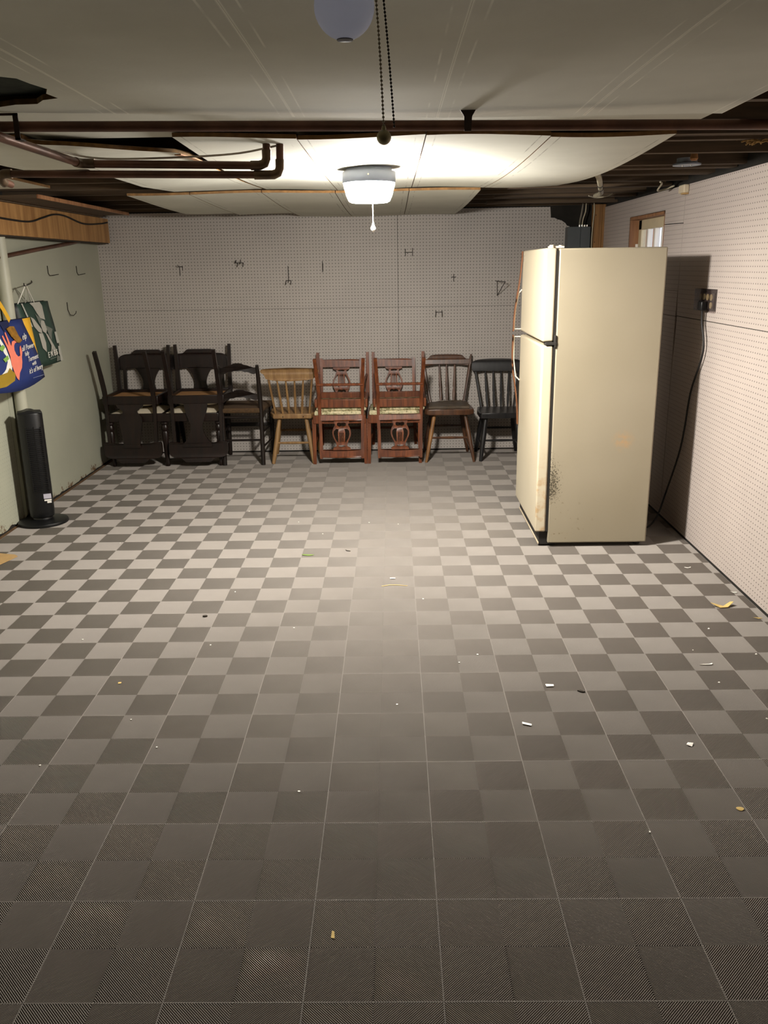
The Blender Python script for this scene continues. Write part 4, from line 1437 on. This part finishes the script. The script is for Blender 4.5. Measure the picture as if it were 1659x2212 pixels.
scrap('leaf_piece', -0.482, 4.368, [(-0.035, 0.006), (-0.01, 0.012), (0.02, 0.008), (0.036, -0.004), (0.01, -0.008), (-0.02, -0.004)], 'leaf', 'green leaf fragment on the tiles left of the bright patch', 'leaf', th=0.0015, curl=0.004)
scrap('paper_scrap', -1.067, 2.904, [(-0.006, 0.006), (-0.004, -0.006), (0.008, -0.005), (0.006, 0.007)], 'yellow_paper', 'tiny yellowish paper square on the left tiles', curl=0.001)
scrap('paper_scrap', -0.015, 3.997, [(-0.014, 0.006), (0.014, 0.004), (0.013, -0.006), (-0.012, -0.005)], 'paper', 'white paper scrap lying in the lit floor under the lamp', curl=0.002)
scrap('straw_bit', -0.01, 3.90, [(-0.06, -0.005), (-0.02, 0.01), (0.02, 0.008), (0.07, -0.004), (0.068, -0.007), (0.02, 0.004), (-0.02, 0.006), (-0.058, -0.009)], 'yellow_paper', 'thin pale strip of straw in the lit floor under the lamp', 'straw', th=0.001)
scrap('twig', -0.263, 4.439, [(-0.016, 0.012), (-0.006, 0.0), (0.014, -0.008), (0.012, -0.012), (-0.01, -0.003)], 'dirt', 'short dark twig on the bright tiles left of the lit middle', 'twig', th=0.003)
scrap('dirt_clod', -0.872, 3.538, oval(0, 0, 0.011, 0.008, 9), 'dirt', 'dark crumb of dirt on the tiles left of the room middle', 'dirt', th=0.005)
scrap('dirt_clod', 0.684, 2.805, [(-0.014, 0.004), (-0.004, 0.008), (0.004, 0.002), (0.013, -0.004), (0.006, -0.008), (-0.006, -0.004)], 'dirt', 'dark fuzzy dirt beside the farther white paper scrap', 'dirt', th=0.004)
scrap('paper_scrap', 1.607, 3.455, [(-0.022, 0.004), (0.0, 0.006), (0.018, -0.002), (0.0, -0.004)], 'yellow_paper', 'pale sliver of card beside the right wall, nearest the frame edge', curl=0.004)
scrap('paper_scrap', -0.16, 1.63, [(-0.002, 0.014), (0.004, 0.012), (0.006, -0.01), (-0.003, -0.008)], 'yellow_paper', 'pale sliver on the nearest dark tiles', curl=0.002)
me = None
for x, y in ((-0.788, 3.836), (-0.784, 3.234), (1.214, 2.865), (1.211, 3.142), (-0.43, 4.75), (-0.95, 5.25), (-0.6, 5.0), (-0.16, 4.97), (0.02, 4.93), (-1.6, 4.62), (0.25, 3.05), (0.33, 3.12), (-0.94, 2.63), (-1.15, 2.35), (0.0, 2.72), (0.13, 3.72), (-0.45, 3.4), (1.35, 3.35), (1.45, 3.1), (1.28, 2.6), (-0.8, 2.45), (-1.35, 3.3), (0.7, 2.0), (-0.3, 2.2)):
    s_ = R.uniform(0.6, 1.2)
    o = scrap('crumb', x, y, [(a * s_, c * s_) for a, c in oval(0, 0, 0.0045, 0.0035, 6)], 'paper', 'tiny white crumb on the floor tiles', 'crumb', rz=R.random() * 3, th=0.0022, group='tiny white crumbs on the floor tiles')

# ------------------------------------------------------------------ chairs (front faces -y, origin on the floor under the seat)
def bowed(poly, y0, th, holes=(), bow=0.0, rake=0.0, zb=0.0, w=0.2):
    """board in the xz plane, curved back in the middle by bow and leaning back by rake"""
    b = MB()

    def warp(q):
        x, y, z = q
        return (x, y + bow * (1 - (x / w) ** 2) + rake * (z - zb), z)
    b.prism(poly, y0, y0 + th, 'xz', holes, warp=warp)
    return b


def dense(poly, n=4):
    out = []
    for i, p in enumerate(poly):
        q = poly[(i + 1) % len(poly)]
        for j in range(n):
            out.append((p[0] + (q[0] - p[0]) * j / n, p[1] + (q[1] - p[1]) * j / n))
    return out


def smooth_half(ctrl, n=5):
    return [(p.x, p.z) for p in spline([(x, 0, z) for x, z in ctrl], n)]


def dark_chair(loc, rz, flip, label, splat, front_leg):
    W_ = 'dark_wood'
    t = empty('dark_dining_chair', loc, rz, label=label, cat='chair', group='dark splat back dining chairs')
    if flip:
        t.rotation_euler = (PI, 0, rz)
    for s in (-1, 1):
        b = MB()
        b.tube(spline([(s * 0.192, 0.335, 0.0), (s * 0.192, 0.275, 0.15), (s * 0.192, 0.215, 0.32), (s * 0.192, 0.20, 0.44)], 3), [0.019] * 4 + [0.021] * 6, 4)
        b.build('rear_leg', W_, t, angle=30)
        b = MB()
        b.tube(spline([(s * 0.192, 0.20, 0.43), (s * 0.19, 0.205, 0.55), (s * 0.188, 0.218, 0.70), (s * 0.186, 0.232, 0.82)], 3), 0.018, 4)
        b.build('back_post', W_, t, angle=30)
        b = MB()
        if front_leg == 'turned':
            prof = [(0.013, 0.0), (0.017, 0.01), (0.016, 0.03), (0.013, 0.05), (0.017, 0.12), (0.021, 0.22), (0.023, 0.27), (0.017, 0.285), (0.024, 0.30), (0.024, 0.32), (0.018, 0.335), (0.027, 0.345), (0.027, 0.36)]
            b.lathe(prof, 14, (s * 0.213, -0.2, 0))
        else:
            b.tube([(s * 0.222, -0.2, 0), (s * 0.215, -0.195, 0.2), (s * 0.212, -0.195, 0.40)], [0.017, 0.021, 0.023], 4)
        b.build('front_leg', W_, t, angle=30)
    b = MB()
    for x0, x1, y0, y1 in ((-0.222, 0.222, -0.215, -0.19), (-0.2, 0.2, 0.185, 0.21), (-0.222, -0.198, -0.2, 0.2), (0.198, 0.222, -0.2, 0.2)):
        b.box(x0, x1, y0, y1, 0.362, 0.428)
    b.build('seat_frame', W_, t, bevel=0.004)
    b = MB()
    n = 10
    V = []
    for zt in (0, 1):
        for j in range(n + 1):
            for i in range(n + 1):
                u, v = i / n * 2 - 1, j / n * 2 - 1
                dome = (1 - u ** 4) * (1 - v ** 4)
                V.append((u * (0.205 - 0.012 * (v + 1) / 2), -0.012 + v * 0.185, 0.405 + zt * (0.022 + 0.033 * dome)))
    N = (n + 1) ** 2
    q = lambda i, j: j * (n + 1) + i
    Fs = []
    for j in range(n):
        for i in range(n):
            f = (q(i, j), q(i + 1, j), q(i + 1, j + 1), q(i, j + 1))
            Fs += [tuple(reversed(f)), tuple(a + N for a in f)]
    for i in range(n):
        Fs += [(q(i, 0), q(i + 1, 0), q(i + 1, 0) + N, q(i, 0) + N), (q(i + 1, n), q(i, n), q(i, n) + N, q(i + 1, n) + N), (q(0, i + 1), q(0, i), q(0, i) + N, q(0, i + 1) + N), (q(n, i), q(n, i + 1), q(n, i + 1) + N, q(n, i) + N)]
    b.add(V, Fs)
    cu = b.build('seat_cushion', 'muslin', t, angle=60)
    b = MB()
    b.box(-0.2, 0.2, -0.19, 0.18, 0.385, 0.402)
    b.build('webbing', 'webbing', cu)
    # crest rail with a stepped middle and rounded ends
    half = smooth_half([(0.0, 0.735), (0.12, 0.735), (0.17, 0.728), (0.222, 0.726), (0.233, 0.745), (0.234, 0.80), (0.224, 0.832), (0.19, 0.849), (0.14, 0.854), (0.118, 0.868), (0.10, 0.883), (0.06, 0.885), (0.0, 0.885)], 3)
    b = bowed(mirror_poly(half), 0.220, 0.024, bow=0.020, rake=0.10, zb=0.80, w=0.23)
    b.build('crest_rail', W_, t, angle=50)
    if splat == 'vase':
        ctl = [(0.092, 0.425), (0.088, 0.47), (0.068, 0.53), (0.050, 0.585), (0.047, 0.615), (0.056, 0.655), (0.082, 0.705), (0.112, 0.742), (0.118, 0.765)]
    else:
        ctl = [(0.105, 0.425), (0.10, 0.445), (0.062, 0.47), (0.060, 0.49), (0.078, 0.515), (0.092, 0.545), (0.086, 0.60), (0.074, 0.67), (0.068, 0.73), (0.07, 0.765)]
    b = bowed(mirror_poly(smooth_half(ctl, 3)), 0.197, 0.014, bow=0.016, rake=0.10, zb=0.44, w=0.2)
    b.build('splat', W_, t, angle=50)
    return t


dark_chair((-2.045, 6.80, 0), 0.0, False, 'lower dark chair of the stack in the left corner, white muslin seat', 'vase', 'turned')
dark_chair((-2.075, 6.79, 0.929), -0.03, True, 'upside-down dark chair with urn shaped splat, topmost in the left corner', 'urn', 'square')
dark_chair((-1.61, 6.80, 0), 0.0, False, 'lower dark chair of the second stack, beside the ladder-back chair', 'vase', 'turned')
dark_chair((-1.565, 6.79, 0.931), 0.02, True, 'upside-down dark chair with vase splat on the second stack from the corner', 'vase', 'square')


def lyre_chair():
    W_ = 'mahogany'
    t = empty('lyre_back_chair')
    for s in (-1, 1):
        b = MB()
        b.tube(spline([(s * 0.186, 0.31, 0.0), (s * 0.178, 0.255, 0.14), (s * 0.17, 0.205, 0.30), (s * 0.17, 0.19, 0.40)], 3), 0.0185, 4)
        b.build('rear_leg', W_, t, angle=30)
        b = MB()
        b.tube(spline([(s * 0.17, 0.19, 0.395), (s * 0.168, 0.195, 0.50), (s * 0.165, 0.21, 0.66), (s * 0.165, 0.23, 0.795)], 3), [0.0175] * 9 + [0.015], 4)
        b.build('back_post', W_, t, angle=30)
        b = MB()
        b.tube([(s * 0.205, -0.21, 0), (s * 0.203, -0.195, 0.2), (s * 0.202, -0.19, 0.36)], [0.017, 0.02, 0.022], 4)
        b.build('front_leg', W_, t, angle=30)
        b = MB()
        b.tube([(s * 0.196, -0.19, 0.18), (s * 0.18, 0.24, 0.19)], 0.010, 6)
        b.build('side_stretcher', W_, t)
    b = MB()
    b.tube([(-0.178, 0.24, 0.205), (0.178, 0.24, 0.205)], 0.011, 8)
    b.build('rear_stretcher', W_, t)
    b = MB()
    for x0, x1, y0, y1 in ((-0.21, 0.21, -0.21, -0.188), (-0.186, 0.186, 0.178, 0.2), (-0.21, -0.188, -0.195, 0.19), (0.188, 0.21, -0.195, 0.19)):
        b.box(x0, x1, y0, y1, 0.325, 0.392)
    b.build('seat_frame', W_, t, bevel=0.005)
    b = MB()
    b.box(-0.2, 0.2, -0.195, 0.172, 0.372, 0.4235)
    b.build('seat_cushion', 'tapestry', t, bevel=0.014, segs=3)
    b = bowed(dense([(-0.165, 0.725), (0.165, 0.725), (0.165, 0.785), (-0.165, 0.785)], 6), 0.212, 0.018, bow=0.018, rake=0.12, zb=0.75, w=0.165)
    b.build('crest_rail', W_, t, angle=50)
    b = bowed(dense([(-0.165, 0.447), (0.165, 0.447), (0.165, 0.492), (-0.165, 0.492)], 6), 0.19, 0.018, bow=0.012, rake=0.2, zb=0.47, w=0.165)
    b.build('lower_rail', W_, t, angle=50)
    ctl = [(0.060, 0.490), (0.060, 0.512), (0.052, 0.525), (0.066, 0.552), (0.074, 0.585), (0.070, 0.615), (0.052, 0.655), (0.042, 0.685), (0.046, 0.698), (0.066, 0.707), (0.070, 0.726)]
    out = mirror_poly(smooth_half(ctl, 3))
    heart = [(0.0, 0.512), (0.022, 0.506), (0.036, 0.515), (0.034, 0.532), (0.018, 0.540), (0.0, 0.534), (-0.018, 0.540), (-0.034, 0.532), (-0.036, 0.515), (-0.022, 0.506)]
    side = [(0.022, 0.558), (0.045, 0.558), (0.060, 0.575), (0.062, 0.600), (0.052, 0.632), (0.034, 0.662), (0.027, 0.662), (0.028, 0.62), (0.030, 0.59)]
    holes = [heart, side, [(-x, z) for x, z in reversed(side)], oval(0, 0.693, 0.028, 0.008, 12)]
    for x in (-0.013, 0.0, 0.013):
        holes.append([(x - 0.0032, 0.588), (x + 0.0032, 0.588), (x * 0.9 + 0.0028, 0.660), (x * 0.9 - 0.0028, 0.660)])
    b = bowed(out, 0.190, 0.013, holes=holes, bow=0.012, rake=0.11, zb=0.50, w=0.165)
    b.build('lyre_splat', W_, t, angle=50)
    return t


lyre = lyre_chair()
for i, (x, y, z, rz, fl, lab) in enumerate((
        (-0.432, 6.81, 0.0, 0.0, False, 'lower lyre-back mahogany chair with tapestry seat, beside the pine chair'),
        (-0.415, 6.79, 0.847, 0.0, True, 'upside-down lyre-back mahogany chair stacked beside the pine chair'),
        (0.005, 6.81, 0.0, 0.0, False, 'lower lyre-back mahogany chair with tapestry seat, beside the brown spindle chair'),
        (0.045, 6.79, 0.847, 0.015, True, 'upside-down lyre-back mahogany chair stacked beside the brown spindle chair'))):
    o = lyre if i == 0 else copy_tree(lyre)
    o.location = (x, y, z)
    o.rotation_euler = (PI if fl else 0, 0, rz)
    tag(o, lab, 'chair', 'lyre back mahogany chairs')

# ladder-back chair, back to the room
t = empty('ladder_back_chair', (-1.21, 6.80, 0), PI, label='dark ladder-back chair with rush seat, its back to the room', cat='chair')
W_ = 'ladder_wood'
for s in (-1, 1):
    b = MB()
    b.tube(spline([(s * 0.155, 0.205, 0.0), (s * 0.155, 0.188, 0.2), (s * 0.155, 0.18, 0.42), (s * 0.153, 0.195, 0.62), (s * 0.152, 0.235, 0.80)], 4), [0.018] * 13 + [0.017, 0.016, 0.015, 0.013], 10)
    b.build('rear_post', W_, t)
    b = MB()
    b.lathe([(0.014, 0.0), (0.017, 0.02), (0.019, 0.2), (0.02, 0.42), (0.016, 0.445), (0.006, 0.45)], 12, (s * 0.182, -0.19, 0))
    b.build('front_leg', W_, t)
    b = MB()
    for z in (0.14, 0.26):
        b.tube([(s * 0.181, -0.19, z), (s * 0.155, 0.19, z)], 0.009, 8)
    b.build('side_stretcher', W_, t)
b = MB()
b.tube([(-0.155, 0.187, 0.20), (0.155, 0.187, 0.20)], 0.009, 8)
b.build('rear_stretcher', W_, t)
b = MB()
b.box(-0.18, 0.18, -0.198, -0.182, 0.245, 0.275)
b.build('front_stretcher', W_, t, bevel=0.004)
b = MB()
b.tube([(-0.155, 0.18, 0.385), (0.155, 0.18, 0.385)], 0.010, 8)
b.build('seat_rail', W_, t)
b = MB()
n = 8
poly = [(-0.2, -0.215), (0.2, -0.215), (0.17, 0.195), (-0.17, 0.195)]
b.prism(dense(poly, 4), 0.418, 0.458, 'xy')
b.build('rush_seat', 'rush', t, bevel=0.014, segs=3)
for z, h_, nm in ((0.735, 0.055, 'top_slat'), (0.525, 0.055, 'middle_slat')):
    topc = [(0.0, z + h_ + 0.028), (0.03, z + h_ + 0.026), (0.048, z + h_ + 0.016), (0.075, z + h_ + 0.010), (0.105, z + h_ - 0.002), (0.13, z + h_ - 0.008), (0.153, z + h_ - 0.004)]
    botc = [(0.153, z + 0.008), (0.125, z - 0.004), (0.10, z + 0.002), (0.08, z + 0.012), (0.05, z + 0.014), (0.03, z + 0.022), (0.0, z + 0.020)]
    half = smooth_half(list(reversed(botc)), 2) + smooth_half(list(reversed(topc)), 2)
    b = bowed(mirror_poly(half), 0.215 if z > 0.6 else 0.18, 0.011, bow=0.015, rake=0.1, zb=z, w=0.155)
    b.build(nm, W_, t, angle=50)


def windsor(name, loc, rz, label, wood, seat_poly, seat_z, seat_t, crest_poly, crest_y, rake, spindles, stiles, legs, stretch, prof_leg, leg_mat=None, bulge=1.25):
    t = empty(name, loc, rz, label=label, cat='chair')
    b = MB()
    b.prism(seat_poly, seat_z - seat_t, seat_z, 'xy')
    b.build('seat', wood, t, bevel=0.009, segs=3)
    b = bowed(crest_poly, crest_y, 0.022, bow=0.03, rake=rake, zb=crest_poly[0][1], w=max(p[0] for p in crest_poly))
    b.build('crest_rail', wood, t, angle=50)
    for p, q, r_ in spindles:
        b = MB()
        P, Q = Vector(p), Vector(q)
        b.tube([P + (Q - P) * f for f in (0, 0.18, 0.33, 0.38, 0.43, 0.7, 1)], [r_ * 0.8, r_ * bulge, r_ * bulge, r_ * 0.9, r_ * bulge * 1.05, r_, r_ * 0.75], 8)
        b.build('spindle', wood, t)
    for pts, rad in stiles:
        b = MB()
        b.tube(spline(pts, 4), rad, 8, flat_=0.75)
        b.build('stile', wood, t)
    for i, (p, q) in enumerate(legs):
        b = MB()
        P, Q = Vector(p), Vector(q)
        b.tube([P + (Q - P) * f for f, _ in prof_leg], [r_ for _, r_ in prof_leg], 10)
        b.build('leg', (leg_mat or [wood] * 4)[i], t)
    for p, q, r_ in stretch:
        b = MB()
        P, Q = Vector(p), Vector(q)
        b.tube([P + (Q - P) * f for f in (0, 0.3, 0.5, 0.7, 1)], [r_ * 0.8, r_, r_ * 1.15, r_, r_ * 0.8], 8)
        b.build('stretcher', wood, t)
    return t


LEGP = [(0, 0.011), (0.06, 0.014), (0.3, 0.017), (0.7, 0.018), (1, 0.014)]
# pine chair, back to the room
seat = dense([(-0.19, -0.20), (0.19, -0.20), (0.205, -0.12), (0.19, 0.05), (0.155, 0.16), (-0.155, 0.16), (-0.19, 0.05), (-0.205, -0.12)], 2)
half = smooth_half([(0.0, 0.668), (0.10, 0.672), (0.18, 0.682), (0.196, 0.70), (0.205, 0.722), (0.226, 0.735), (0.228, 0.752), (0.21, 0.762), (0.12, 0.770), (0.0, 0.774)], 3)
t = windsor('pine_spindle_chair', (-0.812, 6.81, 0), PI, 'worn pale pine spindle chair, its back to the room', 'pine', seat, 0.40, 0.038, mirror_poly(half), 0.165, 0.2, 
            [((x * 0.72, 0.135, 0.395), (x, 0.197, 0.69), 0.0085) for x in (-0.105, -0.035, 0.035, 0.105)],
            [([(s * 0.135, 0.13, 0.395), (s * 0.155, 0.16, 0.55), (s * 0.172, 0.185, 0.69)], 0.013) for s in (-1, 1)],
            [((s * 0.165, 0.185, 0.0), (s * 0.105, 0.115, 0.37)) for s in (-1, 1)] + [((s * 0.185, -0.19, 0.0), (s * 0.13, -0.12, 0.37)) for s in (-1, 1)],
            [((-0.143, 0.158, 0.165), (0.143, 0.158, 0.165), 0.010)] + [((s * 0.142, 0.152, 0.15), (s * 0.16, -0.16, 0.15), 0.009) for s in (-1, 1)] + [((-0.163, -0.165, 0.21), (0.163, -0.165, 0.21), 0.010)], [(0, 0.014), (0.2, 0.018), (0.6, 0.020), (1, 0.015)])
b = MB()
for x in (-0.09, 0.075):
    b.tube([(x, 0.158, 0.378), (x, 0.163, 0.378)], 0.0045, 8)
b.build('dowel_hole', 'wire', t)
# brown chair facing the room
seat = dense([(-0.17, -0.185), (0.17, -0.185), (0.195, -0.165), (0.198, -0.10), (0.185, 0.08), (0.16, 0.17), (-0.16, 0.17), (-0.185, 0.08), (-0.198, -0.10), (-0.195, -0.165)], 2)
half = smooth_half([(0.0, 0.735), (0.10, 0.733), (0.19, 0.728), (0.20, 0.775), (0.165, 0.778), (0.148, 0.79), (0.13, 0.806), (0.08, 0.813), (0.0, 0.815)], 3)
t = windsor('brown_spindle_chair', (0.443, 6.80, 0), 0.0, 'brown spindle chair with cracked padded seat, facing the room', 'brown_wood', seat, 0.425, 0.044, mirror_poly(half), 0.195, 0.2,
            [((x * 0.8, 0.14, 0.42), (x, 0.23, 0.75), 0.0085) for x in (-0.062, 0.0, 0.068)],
            [([(s * 0.135, 0.14, 0.42), (s * 0.168, 0.18, 0.60), (s * 0.203, 0.225, 0.815)], [0.014] * 4 + [0.017] * 4 + [0.010]) for s in (-1, 1)],
            [((-0.185, -0.195, 0), (-0.115, -0.13, 0.39)), ((0.20, -0.195, 0), (0.125, -0.13, 0.39)), ((-0.19, 0.20, 0), (-0.12, 0.12, 0.39)), ((0.18, 0.20, 0), (0.11, 0.12, 0.39))],
            [((-0.15, -0.165, 0.195), (0.165, -0.165, 0.195), 0.010), ((-0.15, 0.155, 0.235), (0.145, 0.155, 0.235), 0.009)] + [((s * 0.168, -0.175, 0.12), (s * 0.165, 0.175, 0.12), 0.009) for s in (-1, 1)],
            [(0, 0.010), (0.08, 0.012), (0.3, 0.017), (0.34, 0.015), (0.65, 0.019), (0.69, 0.016), (1, 0.016)], leg_mat=['worn_leg', 'brown_wood', 'brown_wood', 'brown_wood'], bulge=1.35)
b = MB()
pad = [(-0.165, -0.15), (-0.08, -0.165), (0.06, -0.155), (0.16, -0.16), (0.17, -0.05), (0.155, 0.10), (0.11, 0.125), (-0.11, 0.125), (-0.15, 0.06)]
b.prism(dense(pad, 3), 0.4255, 0.447, 'xy', warp=lambda q: (q[0], q[1], q[2] + (0.008 * math.sin(q[0] * 45) * math.sin(q[1] * 38) if q[2] > 0.43 else 0)))
b.build('torn_pad', 'old_leather', t, bevel=0.006)
# black chair facing the room, behind the fridge
seat = dense([(-0.165, -0.18), (0.165, -0.18), (0.178, -0.15), (0.18, 0.02), (0.165, 0.16), (-0.165, 0.16), (-0.18, 0.02), (-0.178, -0.15)], 2)
half = smooth_half([(0.0, 0.676), (0.12, 0.674), (0.19, 0.668), (0.208, 0.69), (0.212, 0.725), (0.20, 0.752), (0.16, 0.766), (0.08, 0.772), (0.0, 0.773)], 3)
windsor('black_spindle_chair', (0.862, 6.81, 0), 0.0, 'black painted spindle chair facing the room, half hidden by the fridge', 'black_wood', seat, 0.388, 0.042, mirror_poly(half), 0.19, 0.2,
        [((x * 0.85, 0.135, 0.385), (x, 0.225, 0.69), 0.0085) for x in (-0.098, -0.032, 0.034, 0.10)],
        [([(s * 0.135, 0.135, 0.385), (s * 0.16, 0.18, 0.55), (s * 0.182, 0.215, 0.69)], 0.014) for s in (-1, 1)],
        [((-0.165, -0.185, 0), (-0.12, -0.13, 0.36)), ((0.165, -0.185, 0), (0.12, -0.13, 0.36)), ((-0.17, 0.19, 0), (-0.12, 0.12, 0.36)), ((0.17, 0.19, 0), (0.12, 0.12, 0.36))],
        [((-0.145, -0.16, 0.165), (0.145, -0.16, 0.165), 0.009), ((-0.145, 0.155, 0.21), (0.145, 0.155, 0.21), 0.009)] + [((s * 0.15, -0.17, 0.12), (s * 0.153, 0.168, 0.12), 0.009) for s in (-1, 1)],
        [(0, 0.013), (0.3, 0.019), (0.6, 0.021), (1, 0.016)])
